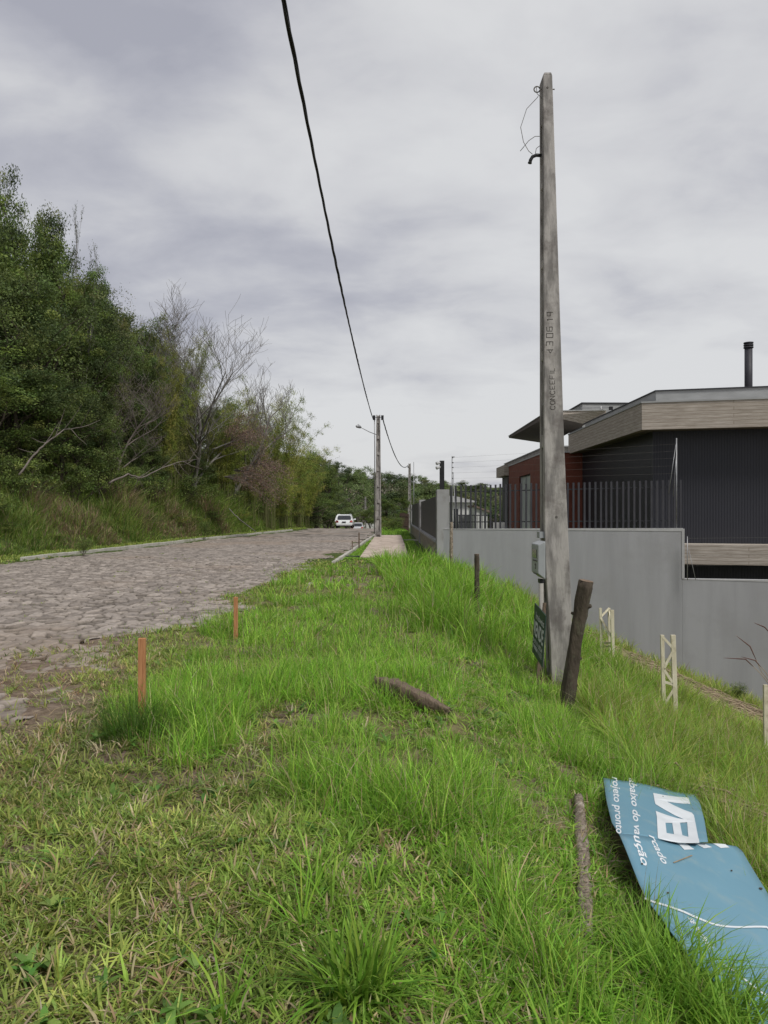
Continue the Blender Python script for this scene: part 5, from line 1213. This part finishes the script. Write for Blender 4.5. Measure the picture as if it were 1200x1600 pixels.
# ------------------------------------------------------------------ grey boundary wall
WA = (1.42, 24.0); WB = (8.12, 21.55); WC = (13.5, 19.6)
def build_wall():
    root = empty('boundary_wall', (WA[0], WA[1], 0), 'long smooth grey rendered boundary wall stepping down to the right', 'wall')
    mb = MB(); zA = Z(827, WA[1]); zB = Z(826.2, WB[1]); zC = Z(905, WB[1])
    mb.wall((WA[0]+.02, WA[1]-.01), WB, -5, zA, .18, zB); mb.build('wall_face', M['greywall'], root)
    mb = MB(); mb.wall((WB[0]+.002, WB[1]-.002), WC, -5.4, zC, .18, zC+.08); mb.build('wall_face', M['greywall'], root)
    mb = MB(); mb.wall((WA[0]+.02, WA[1]-.02), (WB[0]+.006, WB[1]-.012), zA+.001, zA+.018, .21, zB+.018); mb.build('coping', M['walltrim'], root)
    mb = MB(); mb.wall((WB[0]+.01, WB[1]-.012), (WC[0], WC[1]-.012), zC+.001, zC+.022, .21, zC+.10); mb.build('coping', M['walltrim'], root)
    mb = MB(); mb.wall((WB[0]-.02, WB[1]-.006), (WB[0]+.045, WB[1]-.03), zC+.024, zB-.001, .20, zB-.001); mb.build('end_trim', M['walltrim'], root)
    # picket fence standing on it
    f = empty('picket_fence', (WA[0], WA[1]+.09, zA), 'charcoal metal picket fence on top of the grey boundary wall', 'fence')
    a = Vector((WA[0]+.42, WA[1]-.08, zA+.01)); b = Vector((WB[0]-.02, WB[1]+.09, zB+.01)); n = int((b-a).length/.152)
    for i in range(n+1):
        q = a.lerp(b, i/n); mb = MB(); h = Z(np.interp(q.x, [1.4, 8.1], [759.5, 750]), q.y)-q.z+random.uniform(-.012, .012); dx = random.uniform(-.012, .012)
        mb.box(q.x-.028+dx, q.x+.028+dx, q.y-.012, q.y+.012, q.z+.006, q.z+h); mb.build('picket', M['darkmetal'], f)
    for fz in (.16, .86):
        mb = MB(); h = 1.32 if False else None
        ha = (Z(759.5, a.y)-a.z)*fz; hb = (Z(750, b.y)-b.z)*fz; mb.bar(a+Vector((0, .035, ha)), b+Vector((0, .035, hb)), .03, .03); mb.build('rail', M['darkmetal'], f)
    # electric fence wires above
    e = empty('electric_fence', (X(706.5, 23.9), 23.9, zA), 'thin electric security wires strung above the picket fence between pale rods', 'electric fence')
    yl, yr = 23.9, 21.7; zl = [Z(q, yl) for q in (715, 723, 730.5, 739, 747.5)]; zr = [Z(q, yr) for q in (694, 705, 716, 728, 740)]
    mb = MB(); mb.tube([(X(706.5, yl), yl, zA+.02), (X(706.5, yl), yl, Z(713, yl))], .016, 6); mb.bar((X(706.5, yl), yl, Z(713.5, yl)), (X(711, yl), yl, Z(714.2, yl)), .02); mb.build('rod', M['steel'], e)
    mb = MB(); mb.tube([(X(712, yl), yl-.3, zA+.02), (X(708, yl), yl, Z(740, yl))], .010, 6); mb.build('stay', M['steel'], e)
    mb = MB(); mb.tube([(X(1057, yr), yr, zB-.2), (X(1057, yr), yr, Z(685, yr))], .018, 6); mb.build('rod', M['steel'], e)
    mb = MB(); mb.tube([(X(1043, yr), yr-.1, zB+1.0), (X(1056, yr), yr, Z(695, yr))], .008, 5); mb.build('stay', M['steel'], e)
    mb = MB(); mb.tube([(X(1050, yr), yr-.1, zB+.9), (X(1057, yr), yr, Z(706, yr))], .006, 5); mb.build('stay', M['steel'], e)
    for z1, z2 in zip(zl, zr):
        mb = MB(); mb.tube([(X(707, yl), yl, z1), (X(880, 22.6), 22.6, z1*.45+z2*.55-.03), (X(1057, yr), yr, z2)], .0017, 4, cap=False); mb.build('wire', M['wire'], e)
        mb = MB(); mb.tube([(X(706.5, yl)-.01, yl, z1), (X(708.5, yl), yl, z1)], .018, 6); mb.build('insulator', M['black'], e)
    # second short rod and stays on the lower wall
    e2 = empty('electric_fence', (X(1074, 21.3), 21.3, zC), 'short rod with stays for wires on the lower part of the grey wall', 'electric fence')
    mb = MB(); mb.tube([(X(1074, 21.35), 21.35, zC), (X(1074, 21.35), 21.35, Z(838, 21.35))], .012, 6); mb.build('rod', M['steel'], e2)
    mb = MB(); mb.tube([(X(1087, 21.2), 21.2, zC+.02), (X(1076, 21.35), 21.35, Z(858, 21.35))], .008, 5); mb.build('stay', M['steel'], e2)
    for q in (841, 868, 884):
        mb = MB(); mb.tube([(X(1074, 21.35), 21.35, Z(q, 21.35)), (X(1240, 19.8), 19.8, Z(q-(800-q)*-.04, 19.8))], .0025, 4, cap=False); mb.build('wire', M['wire'], e2)
build_wall()
def build_front_fence():
    XW = 1.42
    root = empty('street_fence', (XW, 40, 0), 'street fence of dark slat panels between grey pillars on a stone base', 'fence')
    zt = [(24.0, Z(765, 24)), (39.5, Z(781, 39.5)), (58, Z(789, 58))]
    mb = MB(); mb.box(XW-.02, XW+.37, 24.05-.12, 24.5, -.8, zt[0][1]); mb.build('pillar', M['pillar'], root, bevel=.01)
    mb = MB()
    for k in range(14): z_ = random.uniform(.3, 2.2); mb.box(XW-.028, XW-.018, 23.95+random.uniform(0, .1), 24.1+random.uniform(0, .1), z_, z_+random.uniform(.03, .15))
    mb.build('render_chip', M['concrete'], root)
    mb = MB(); mb.box(XW-.02, XW+.3, 39.3, 40.2, -.3, zt[1][1]); mb.build('pillar', M['pillar'], root, bevel=.01)
    mb = MB(); mb.box(XW-.02, XW+.3, 57, 58.4, -.3, zt[2][1]); mb.build('pillar', M['pillar'], root, bevel=.01)
    stone = noisy('rubble_stone_base', (.33, .30, .24), (.20, .175, .14), 5, (1, 1, 1.6), rough=.95, bump=1, bscale=9, bdist=.05, c3=(.42, .39, .32), s3=3)
    for (a, b) in ((24.5, 39.3), (40.2, 57)):
        mb = MB(); mb.box(XW+.02, XW+.3, a, b, -.5, .62); mb.build('stone_base', stone, root)
        mb = MB(); mb.box(XW-.05, XW+.32, a+.002, b-.002, .622, .70); mb.build('coping', M['pillar'], root)
        mb = MB(); y = a+.02
        while y < b-.12:
            mb.box(XW+.06, XW+.10, y, y+.125, .72, 2.12); y += .14
        mb.box(XW+.10, XW+.13, a, b, .9, .96); mb.box(XW+.10, XW+.13, a, b, 1.9, 1.96)
        mb.build('slat_panel', M['darkmetal'], root)
    p_ = empty('floodlight_post', (X(690.5, 24.2), 24.2, zt[0][1]), 'square black post with two small white floodlights on the corner pillar', 'light post')
    mb = MB(); mb.box(X(687, 24.2), X(694, 24.2), 24.12, 24.27, zt[0][1]+.002, Z(720, 24.2)); mb.build('post', M['black'], p_, bevel=.004)
    for q in (723.5, 730.5):
        mb = MB(); c = Vector((X(686.5, 24.1), 24.1, Z(q, 24.1))); mb.tube([c+Vector((.02, .05, .015)), c+Vector((-.04, 0, 0)), c+Vector((-.09, -.03, -.02)), c+Vector((-.10, -.035, -.024))], [.035, .05, .055, .03], 10); mb.build('lamp_head', M['walltrim'], p_)
    bf = empty('board_fence', (X(631, 70), 70, 0), 'brown vertical board fence at the far end of the street fence', 'fence')
    mb = MB(); x = .8
    a, b = Vector((X(624.5, 74), 74, 0)), Vector((X(638, 62), 62, 0)); n = 22
    for i in range(n):
        q = a.lerp(b, i/n); h = 2.05+random.uniform(-.08, .08); mb.box(q.x, q.x+.085, q.y, q.y+.03, -.4, Z(800, q.y)-.1+random.uniform(-.06, .03))
    mb.build('boards', M['brownfence'], bf)
    mb = MB(); mb.bar(a+Vector((0, .06, .4)), b+Vector((0, .06, .4)), .05); mb.bar(a+Vector((0, .06, 1.2)), b+Vector((0, .06, 1.2)), .05); mb.build('rail', M['brownfence'], bf)
build_front_fence()

# ------------------------------------------------------------------ modern house
def build_house():
    root = empty('modern_house', (12, 30, 0), 'flat roofed modern house with board marked concrete bands and dark ribbed walls', 'house')
    F0 = P(1003, 630, 26); zT = F0.z; zBt = Z(672, 26); XL = F0.x
    y12 = 26*(170/176.5); slope = (y12-26)/(X(1200, y12)-XL)
    fr = lambda x, off=0: 26+(x-XL)*slope+off
    YL = 36.8
    xR = 19
    # concrete fascia: front and street side, butted at the corner
    mb = MB(); mb.prism([(XL, fr(XL), zBt), (xR, fr(xR), zBt), (xR, fr(xR), zT), (XL, fr(XL), zT)], (0, .22, 0)); mb.build('fascia', M['board'], root)
    mb = MB(); mb.box(XL, XL+.22, fr(XL)+.224, YL, zBt+.002, zT-.002); mb.build('fascia', M['board'], root)
    mb = MB(); mb.prism([(XL-.03, fr(XL-.03)-.03, zT+.002), (xR, fr(xR)-.03, zT+.002), (xR, fr(xR)+1.2, zT+.002), (XL+1.0, fr(XL)+1.2, zT+.002), (XL+1.0, YL, zT+.002), (XL-.03, YL, zT+.002)], (0, 0, .05)); mb.build('coping', M['metalroof'], root)
    mb = MB(); mb.prism([(XL+.222, fr(XL)+.222, zBt+.02), (xR, fr(xR)+.222, zBt+.02), (xR, YL-.01, zBt+.02), (XL+.222, YL-.01, zBt+.02)], (0, 0, .12)); mb.build('soffit', M['soffit'], root)
    # set back parapet
    xp, yp = XL+.75, 1.0; zp = Z(613.5, 27)
    mb = MB(); mb.prism([(xp, fr(xp, yp), zT+.054), (xR, fr(xR, yp), zT+.054), (xR, fr(xR, yp), zp), (xp, fr(xp, yp), zp)], (0, .15, 0)); mb.box(xp, xp+.15, fr(xp, yp)+.16, YL-.2, zT+.054, zp-.003); mb.build('parapet', M['metalroof'], root)
    mb = MB(); mb.prism([(xp-.04, fr(xp, yp)-.04, zp+.002), (xR, fr(xR, yp)-.04, zp+.002), (xR, fr(xR, yp)+.3, zp+.002), (xp+.2, fr(xp, yp)+.3, zp+.002), (xp+.2, YL, zp+.002), (xp-.04, YL, zp+.002)], (0, 0, .035)); mb.build('flashing', M['darkmetal'], root)
    # ribbed walls
    xw = XL+.62; yw = .9
    mb = MB(); mb.prism([(xw, fr(xw, yw), -4), (xR, fr(xR, yw), -4), (xR, fr(xR, yw), zBt+.019), (xw, fr(xw, yw), zBt+.019)], (0, .2, 0)); mb.build('ribbed_wall', M['ribx'], root)
    mb = MB(); mb.box(xw, xw+.2, fr(xw, yw)+.204, 37.0, -4, zBt+.018); mb.build('ribbed_wall', M['riby'], root)
    # floor band and shadowed plinth
    zb1, zb0 = Z(850.5, 25.4), Z(881.5, 25.4)
    mb = MB(); xb = 8.6
    mb.prism([(xb, fr(xb, -.25), zb0), (xR, fr(xR, -.25), zb0), (xR, fr(xR, -.25), zb1), (xb, fr(xb, -.25), zb1)], (0, 1.14, 0)); mb.build('floor_band', M['board'], root)
    # red volume
    XR_ = X(851, 36.6); zr = Z(707.5, 36.6)
    mb = MB(); mb.prism([(XR_, 36.6, -3), (xw+.0, 36.6, -3), (xw+.0, 36.6, zr), (XR_, 36.6, zr)], (0, .2, 0)); mb.build('red_wall', M['redbrick'], root)
    y_f = 47.8; ya, yb = 40.4, 44.0; zwin = 3.62
    mb = MB()
    mb.box(XR_, XR_+.2, 36.804, ya, -3, zr-.002); mb.box(XR_, XR_+.2, yb, y_f, -3, zr-.002); mb.box(XR_+.002, XR_+.198, ya+.001, yb-.001, zwin, zr-.004)
    mb.build('red_wall', M['redbrick'], root)
    mb = MB(); mb.box(XR_+.08, XR_+.14, ya, ya+.08, -.5, zwin); mb.box(XR_+.08, XR_+.14, yb-.08, yb, -.5, zwin); mb.box(XR_+.08, XR_+.14, ya+.08, yb-.08, zwin-.08, zwin-.001); mb.box(XR_+.08, XR_+.14, (ya+yb)/2-.04, (ya+yb)/2+.04, -.5, zwin-.081)
    wf = mb.build('window', M['darkmetal'], root)
    mb = MB(); mb.box(XR_+.10, XR_+.115, ya+.08, yb-.08, -.5, zwin-.08); mb.build('pane', M['winglass'], wf)
    # roof over the red volume
    mb = MB(); mb.box(XR_-.03, XR_+4, 36.5, y_f+.2, zr+.002, zr+.06); mb.build('roof_edge', M['walltrim'], root)
    mb = MB(); mb.box(XR_+.35, XR_+4.5, 38.2, 52, zr+.062, zr+.40); mb.build('roof_upstand', M['concrete'], root)
    mb = MB(); mb.box(XR_+.3, XR_+4.6, 37.9, 52.1, zr+.402, zr+.45); mb.build('flashing', M['metalroof'], root)
    X7 = X(775.5, 51.6)
    mb = MB(); mb.box(X7, XR_+5, y_f+.21, 51.6, Z(747, 51.6), zr+.38*0+.12); mb.build('roof_block', M['board'], root)
    mb = MB(); mb.box(X7+.25, X7+.5, y_f+.4, 50.6, -3, Z(747, 51.6)-.002); mb.build('column', M['darkmetal'], root)
    # canopy slab
    z6 = Z(650.5, 38); q = [(X(857, 38), 38), (10.45, 41.6), (10.9, 53.5), (X(795, 49.2), 49.2)]
    mb = MB(); zt2 = Z(643, 38)
    mb.poly([(x_, y_, z6) for x_, y_ in q]+[(q[0][0], q[0][1], zt2), (q[1][0], q[1][1], zt2+.45), (q[2][0], q[2][1], zt2+.45), (q[3][0], q[3][1], z6+.1)], [(3, 2, 1, 0), (4, 5, 6, 7), (1, 2, 6, 5), (2, 3, 7, 6), (3, 0, 4, 7)])
    mb.build('canopy', M['soffit'], root)
    mb = MB(); mb.prism([(q[0][0], q[0][1]-.01, z6), (q[1][0], q[1][1]-.01, z6), (11.6, 41.8, z6), (11.6, 41.8, Z(642, 41.8)), (q[0][0], q[0][1]-.01, zt2)], (0, -.05, 0)); mb.build('canopy_fascia', M['board'], root)
    mb = MB(); mb.bar((q[0][0], 37.96, zt2+.02), (11.6, 41.7, Z(642, 41.8)+.02), .06, .04); mb.bar((q[0][0]-.01, 38, zt2+.02), (q[3][0]-.01, q[3][1], z6+.12), .06, .04); mb.build('flashing', M['metalroof'], root)
    # upper parapet box
    xu = X(910, 44); mb = MB(); mb.prism([(xu, 44, 5.5), (17, 44.3, 5.5), (17, 44.3, Z(630.5, 44)), (xu, 44, Z(631, 44))], (-.0, 3.2, 0)); mb.build('upper_box', M['metalroof'], root)
    mb = MB(); mb.prism([(xu-.06, 43.94, Z(631, 44)+.002), (17, 44.2, Z(631, 44)+.01), (17, 47.3, Z(631, 44)+.01), (xu-.06, 47.3, Z(631, 44)+.002)], (0, 0, .06)); mb.build('flashing', M['darkmetal'], root)
    mb = MB(); mb.bar((X(908, 42.5), 42.5, Z(638, 42.5)), (X(955, 42.5), 42.5, Z(637, 42.5)), .05); mb.build('pipe', M['steel'], root)
    mb = MB(); mb.tube([(X(937.5, 42), 42, Z(650, 42)), (X(937.5, 42), 42, Z(641, 42)), (X(941, 42), 42, Z(640.5, 42)), (X(943, 42), 42, Z(644, 42)), (X(943, 42), 42, Z(650, 42))], .06, 8); mb.build('vent_pipe', M['black'], root)
    mb = MB(); mb.tube([(X(939, 42.2), 42.2, Z(645, 42.2)), (X(939, 42.2), 42.2, Z(635, 42.2))], .05, 8); mb.build('vent_pipe', M['walltrim'], root)
    mb = MB(); mb.box(X(952, 42.4), X(957, 42.4), 42.3, 42.5, Z(641, 42.4), Z(636, 42.4)); mb.build('junction_box', M['black'], root)
    # chimney
    c = X(1169.5, 30); mb = MB(); mb.tube([(c, 30, 5.4), (c, 30, Z(545, 30))], .145, 18)
    ch = mb.build('chimney', M['darkmetal'], root)
    mb = MB()
    for qy in (544, 540.5, 537): mb.tube([(c, 30, Z(qy+1.3, 30)), (c, 30, Z(qy-.6, 30))], .18, 18)
    mb.tube([(c, 30, Z(545, 30)), (c, 30, Z(536, 30))], .13, 14); mb.build('chimney_cap', M['darkmetal'], ch)
build_house()

def build_far_buildings():
    r = empty('white_house', (X(725, 70), 70, -3), 'small white house with a clay roof seen through the picket fence', 'house')
    xa, xb = X(706, 70), X(739, 70); zt = Z(785, 70)
    mb = MB(); mb.box(xa, xb, 70, 76, -5, zt); mb.build('wall', M['whitewall'], r)
    mb = MB(); mb.prism([(xa-.3, 69.6, zt+.002), (xb+.3, 69.6, zt+.002), (xb+.3, 69.6, zt+.1), (xa+.2, 69.6, Z(775, 70)), (xa-.3, 69.6, Z(775, 70))], (0, 6.6, 0)); mb.build('roof', M['walltrim'], r)
    mb = MB(); mb.box(X(709, 70), X(716, 70), 69.96, 69.99, -1, Z(795, 70)); mb.build('window', M['glass'], r)
    mb = MB(); mb.box(X(722, 66), X(736, 66), 66, 69.5, -4, Z(805, 66)); mb.build('annex', M['pillar'], r)
    r = empty('garden_shed', (X(752, 60), 60, -3), 'low white building with a sloping roof right of the small white house', 'shed')
    mb = MB(); mb.prism([(X(742, 62), 62, -4), (X(762, 62), 62, -4), (X(762, 62), 62, Z(800, 62)), (X(742, 62), 62, Z(792, 62))], (0, 5, 0)); mb.build('wall', M['whitewall'], r)
    mb = MB(); mb.prism([(X(741, 61.8), 61.8, Z(792, 62)+.002), (X(765, 61.8), 61.8, Z(801, 62)+.002), (X(765, 61.8), 61.8, Z(798, 62)), (X(741, 61.8), 61.8, Z(789, 62))], (0, 5.4, 0)); mb.build('roof', M['tileroof'], r)
    r = empty('low_white_wall', (X(775, 40), 40, -1), 'low white garden wall in front of the red walled wing', 'wall')
    mb = MB(); mb.box(X(771, 40), X(792, 40), 40, 40.2, -3, Z(815, 40)); mb.build('wall_face', M['whitewall'], r)
    mb = MB(); mb.box(X(578, 104)-.5, X(583, 104)+.3, 104, 104.3, -3, Z(818, 104)); mb.build('wall_face', M['whitewall'], None)
    bpy.data.objects[-1] if False else None
    o = [o for o in COL.objects if o.name.startswith('wall_face') and o.parent is None][-1]; o.name = 'white_gatepost'; tag(o, 'small white gatepost beyond the parked cars, right of the far pole', 'gatepost')
    for k, (pa, pb, d) in enumerate(((712, 775, 44),)):
        r = empty('garden_gate', (X(pa, d), d, 0), 'dark metal railing in the yard behind the picket fence', 'railing')
        mb = MB(); mb.bar((X(pa, d), d, Z(805, d)), (X(pb, d), d, Z(805, d)), .06); mb.bar((X(pa, d), d, Z(806, d)), (X(pa, d), d, Z(840, d)), .06); mb.bar((X(pb, d), d, Z(805, d)), (X(pb, d), d, Z(840, d)), .06); mb.build('frame', M['darkmetal'], r)
        mb = MB()
        for i in range(1, 24): x = X(pa, d)+(X(pb, d)-X(pa, d))*i/24; mb.box(x-.012, x+.012, d-.01, d+.01, Z(838, d), Z(806, d))
        mb.build('bars', M['darkmetal'], r)
build_far_buildings()

# ------------------------------------------------------------------ cars (seen from behind)
def build_car(px, d, w_, H, L_, paint, label, zg, kind):
    x = X(px, d); root = empty('parked_car', (x, d, zg), label, 'car', 'cars parked down the road')
    hw = w_/2
    def ring(y, z0, z1, half, top):    # body section, half-width low / high
        return [(-half*.94, y, z0), (-half, y, z0+(z1-z0)*.35), (-half*.97, y, z0+(z1-z0)*.72), (-top, y, z1), (top, y, z1), (half*.97, y, z0+(z1-z0)*.72), (half, y, z0+(z1-z0)*.35), (half*.94, y, z0)]
    def loft(rings):
        v = [q for r_ in rings for q in r_]; f = []; n = 8
        for i in range(len(rings)-1):
            for k in range(n): f.append((i*n+k, i*n+(k+1) % n, (i+1)*n+(k+1) % n, (i+1)*n+k))
        f.append(tuple(range(n))[::-1]); f.append(tuple(range((len(rings)-1)*n, len(rings)*n))); return v, f
    mb = MB(); belt = H*.60
    v, f = loft([ring(.06, .30, belt*.80, hw*.88, hw*.80), ring(0, .32, belt*.62, hw*.96, hw*.90), ring(.12, .24, belt*.96, hw, hw*.88), ring(.6, .2, belt, hw, hw*.9), ring(L_*.6, .2, belt*.97, hw, hw*.9), ring(L_*.8, .2, belt*.86, hw*.98, hw*.85), ring(L_*.97, .25, belt*.66, hw*.9, hw*.75), ring(L_, .3, belt*.5, hw*.8, hw*.7)][1:])
    mb.poly([(x+a, d+b, zg+c) for a, b, c in v], f, smooth=True)
    body = mb.build('body', paint, root); sd_ = body.modifiers.new('sub', 'SUBSURF'); sd_.levels = 1; sd_.render_levels = 2
    mb = MB(); rear = .22 if kind == 'hatch' else .75
    g = [(rear, belt*.93, hw*.965), (rear+.24, H*.84, hw*.88), (rear+.42, H-.07, hw*.78), (rear+.65, H, hw*.66), (L_*.45, H, hw*.66), (L_*.54, H-.08, hw*.74), (L_*.72, belt*.93, hw*.88)]
    v = []; f = []
    for (y, z, h_) in g: v += [(x-h_, d+y, zg+z), (x+h_, d+y, zg+z)]
    for (y, z, h_) in (g[0], g[-1]): pass
    for i in range(len(g)-1): f.append((2*i, 2*i+1, 2*i+3, 2*i+2))
    f.append(tuple(range(0, 2*len(g), 2))[::-1]); f.append(tuple(range(1, 2*len(g), 2))); f.append((0, 1, 2*len(g)-1, 2*len(g)-2))
    mb.poly(v, f); cab = mb.build('cabin', paint, root, bevel=.09); cab.modifiers[0].segments = 4
    # rear window
    def q3(u, t, off=.012):
        A_, B_ = (g[0], g[1]) if t < .55 else (g[1], g[2]); t = t/.55 if t < .55 else (t-.55)/.45
        y = A_[0]+(B_[0]-A_[0])*t; z = A_[1]+(B_[1]-A_[1])*t; h_ = A_[2]+(B_[2]-A_[2])*t
        return (x+u*h_*.86, d+y-off, zg+z+off*.3)
    mb = MB(); mb.prism([q3(-.93, .10), q3(.93, .10), q3(1.0, .30), q3(1.0, .54), q3(-1.0, .54), q3(-1.0, .30)], (0, .015, 0)); mb.prism([q3(-1.0, .551), q3(1.0, .551), q3(.97, .9), q3(-.97, .9)], (0, .015, 0)); mb.build('rear_window', M['glass'], root)
    for s in (-1, 1):
        y1, y2 = g[1][0]+.15, g[-1][0]-.55
        mb = MB(); mb.prism([(x+s*(hw*.90+.004), d+g[0][0]+.25, zg+belt*.98), (x+s*(hw*.885+.004), d+y2, zg+belt*.98), (x+s*(hw*.71+.012), d+L_*.53, zg+H-.14), (x+s*(hw*.71+.012), d+y1, zg+H-.14)], (s*.01, 0, 0)); mb.build('side_window', M['glass'], root)
        mb = MB(); zl = belt*.72; mb.poly([(x+s*hw*.985, d+.03, zg+zl), (x+s*hw*.66, d-.012, zg+zl+.01), (x+s*hw*.72, d+.02, zg+belt*.93), (x+s*hw*.93, d+.14, zg+belt*.97), (x+s*hw*1.01, d+.35, zg+belt*.9)], [(0, 1, 2, 3, 4)] if s < 0 else [(4, 3, 2, 1, 0)])
        mb.v = mb.v+[(a+(-s)*.03, b+.10, c) for a, b, c in mb.v]; n = 5
        mb.f += [[n+k for k in mb.f[0]][::-1]]+[[k, (k+1) % n, n+(k+1) % n, n+k] for k in range(n)]; mb.sm = [False]*len(mb.f)
        mb.build('tail_light', M['red'], root)
        for yy in (.72, L_-.85):
            mb = MB(); mb.tube([(x+s*(hw-.22), d+yy, zg+.30), (x+s*(hw-.01), d+yy, zg+.30)], .30, 20); ty = mb.build('wheel', M['tyre'], root, bevel=.02)
            mb = MB(); mb.tube([(x+s*(hw-.03), d+yy, zg+.30), (x+s*(hw+.002), d+yy, zg+.30)], .19, 14); mb.build('rim', M['rim'], ty)
        mb = MB(); mb.tube([(x+s*hw*.9, d+L_*.62, zg+belt), (x+s*(hw+.16), d+L_*.62, zg+belt+.05), (x+s*(hw+.17), d+L_*.63, zg+belt+.05)], [.04, .08, .05], 8); mb.build('mirror', paint, root)
    mb = MB(); mb.box(x-hw*.9, x+hw*.9, d-.05, d+.15, zg+.26, zg+.50); mb.build('bumper', paint, root, bevel=.05)
    mb = MB(); mb.box(x-hw*.72, x+hw*.72, d-.02, d+.3, zg+.17, zg+.262); mb.build('bumper_valance', M['black'], root)
    mb = MB(); mb.box(x-.21, x+.21, d-.062, d-.04, zg+.56 if kind == 'hatch' else zg+.4, zg+.68 if kind == 'hatch' else zg+.52); mb.build('number_plate', M['black'], root)
    return root
zc = float(crest(np.array([75.]))[0])
build_car(537.5, 77, 1.74, 1.38, 4.0, M['white'], 'white hatchback parked on the cobbles, seen from behind', -.03, 'hatch')
build_car(558, 112, 1.72, 1.42, 4.3, M['silver'], 'silver car farther off, half sunk behind the crest right of the white hatchback', Z(832, 112), 'sedan')

# ------------------------------------------------------------------ plants and litter of the foreground
def tussock(x, y, n, h, label, w_=(.010, .020), cols=LUSH, name='grass_clump', spread=.10):
    f = Field(); a = rng.uniform(0, 2*np.pi, n); r = np.sqrt(rng.random(n))*spread; px = x+np.cos(a)*r; py = y+np.sin(a)*r
    f.add(*blades(np.stack([px, py, terr(px, py)-.01], 1), h*rng.uniform(.5, 1.1, n), rng.uniform(*w_, n), a+rng.normal(0, .8, n), rng.uniform(.2, 1.6, n), pal(cols, n)*rng.uniform(.55, 1.0, (n, 1)), 5, twist=.35, curl=1.7))
    tag(f.build(name, M['grass']), label, 'grass clump')
tussock(-.12, 2.5, 190, .31, 'large broad bladed dark green clump at the bottom middle of the view')
tussock(-1.80, 5.35, 520, .42, 'dark fine grass tuft around the foot of the nearest orange stake', (.003, .006), [(.10, .21, .025), (.13, .26, .035)], spread=.20)
def twig(pts, r_, label, mat='straw'):
    mb = MB(); mb.tube(pts, [r_*1.3, r_, r_*.6][:len(pts)] if len(pts) == 3 else r_, 6); tag(mb.build('dry_stem', M[mat]), label, 'stem', 'dry stems lying on the grass')
twig([onground(296, 1402, .05), onground(302, 1430, .06), onground(320, 1458, .03)], .005, 'pale dry bent stem lying left of the middle of the short grass')
twig([onground(298, 1404, .06), onground(318, 1398, .07), onground(334, 1393, .05)], .0035, 'short side shoot of the pale bent stem')
twig([onground(204, 1568, .03), onground(228, 1530, .05), onground(232, 1508, .04)], .0035, 'curved straw coloured stem near the bottom edge')
twig([onground(192, 1508, .03), onground(245, 1514, .05), onground(294, 1494, .05)], .0028, 'thin long straw stem above the curved one near the bottom edge')
twig([onground(130, 1135, .03), onground(148, 1120, .05), onground(163, 1105, .06)], .006, 'pale green stem lying between the dirt and the nearest stake')
def seedheads():
    for k, (pts, lab) in enumerate((([(1218, 1085), (1190, 1050), (1172, 1010), (1150, 993)], 'tall dry grass stem arching left with a reddish seed head'), ([(1218, 1090), (1188, 1052), (1165, 1030), (1130, 1028)], 'lower dry grass stem bending far left over the slope'), ([(1222, 1088), (1196, 1050), (1180, 1032), (1158, 1026)], 'middle dry grass stem between the two other seed heads'), ([(1230, 1060), (1212, 1000), (1195, 980), (1178, 973)], 'highest dry grass stem entering from the right edge'))):
        r = empty('seed_stem', tuple(P(pts[0][0], pts[0][1]+90, 7.6)), lab, 'grass stem', 'dry seed stems at the right edge'); pl = [P(a, b, 7.6) for a, b in pts]; pl = [Vector((pl[0].x+.03, pl[0].y, T(pl[0].x, 7.6)))]+pl
        mb = MB(); mb.tube(pl, [.004, .004, .003, .0025, .0015], 5); mb.build('stalk', M['straw'], r)
        mb = MB(); fine = [pl[-3].lerp(pl[-2], t) for t in (.4, .7)]+[pl[-2].lerp(pl[-1], t) for t in np.linspace(0, 1, 6)]
        mb.tube(fine, [.002, .005, .006, .006, .005, .004, .003, .001], 6); mb.build('seed_head', noisy('seed_head', (.16, .09, .07), (.11, .06, .05), 9, bump=0), r)
seedheads()
def brush_pile(cx, cy, rx, ry, n, label, seed):
    g = np.random.default_rng(seed); mb = MB()
    for i in range(n):
        x = cx+g.normal(0, rx); y = cy+g.normal(0, ry); L_ = g.uniform(.25, .8); a = g.normal(.25, .7); x2 = x+math.cos(a)*L_; y2 = y-math.sin(a)*L_*.5
        if y2 > 20 or y > 20: continue
        z1 = T(x, y)+g.uniform(.01, .14); z2 = T(x2, y2)+g.uniform(.01, .14); m = Vector(((x+x2)/2+g.normal(0, .03), (y+y2)/2, (z1+z2)/2+g.uniform(0, .06)))
        mb.tube([(x, y, z1), m, (x2, y2, z2)], [.011, .010, .006], 4, cap=False)
    tag(mb.build('brush_pile', noisy('dry_brush_%d' % seed, (.34, .27, .18), (.22, .165, .11), 3, bump=0)), label, 'cut brush', kind='stuff')
brush_pile(4.8, 16.0, .8, 1.5, 900, 'heap of dry cut stalks on the slope between the lattice frames and the wall', 71)
brush_pile(6.4, 14.2, 1.0, 1.5, 900, 'scattered dry cut stalks low on the slope near the right edge', 72)
brush_pile(2.45, 6.05, .45, .18, 90, 'dead twigs tangled along the upper edge of the fallen blue sign', 73)
p = P(1167, 1068, 17); plant(TP['shrub'][0], p.x, 17.5, P(1167, 1066, 17.5).z, 'small dark leafy weed growing against the foot of the grey wall', 'weed', None, .8, .05)
p = P(1140, 1085, 17); plant(TP['shrub'][1], p.x, 17.2, P(1140, 1078, 17.2).z, 'low dark weed at the foot of the grey wall left of the taller one', 'weed', None, .9, .05)
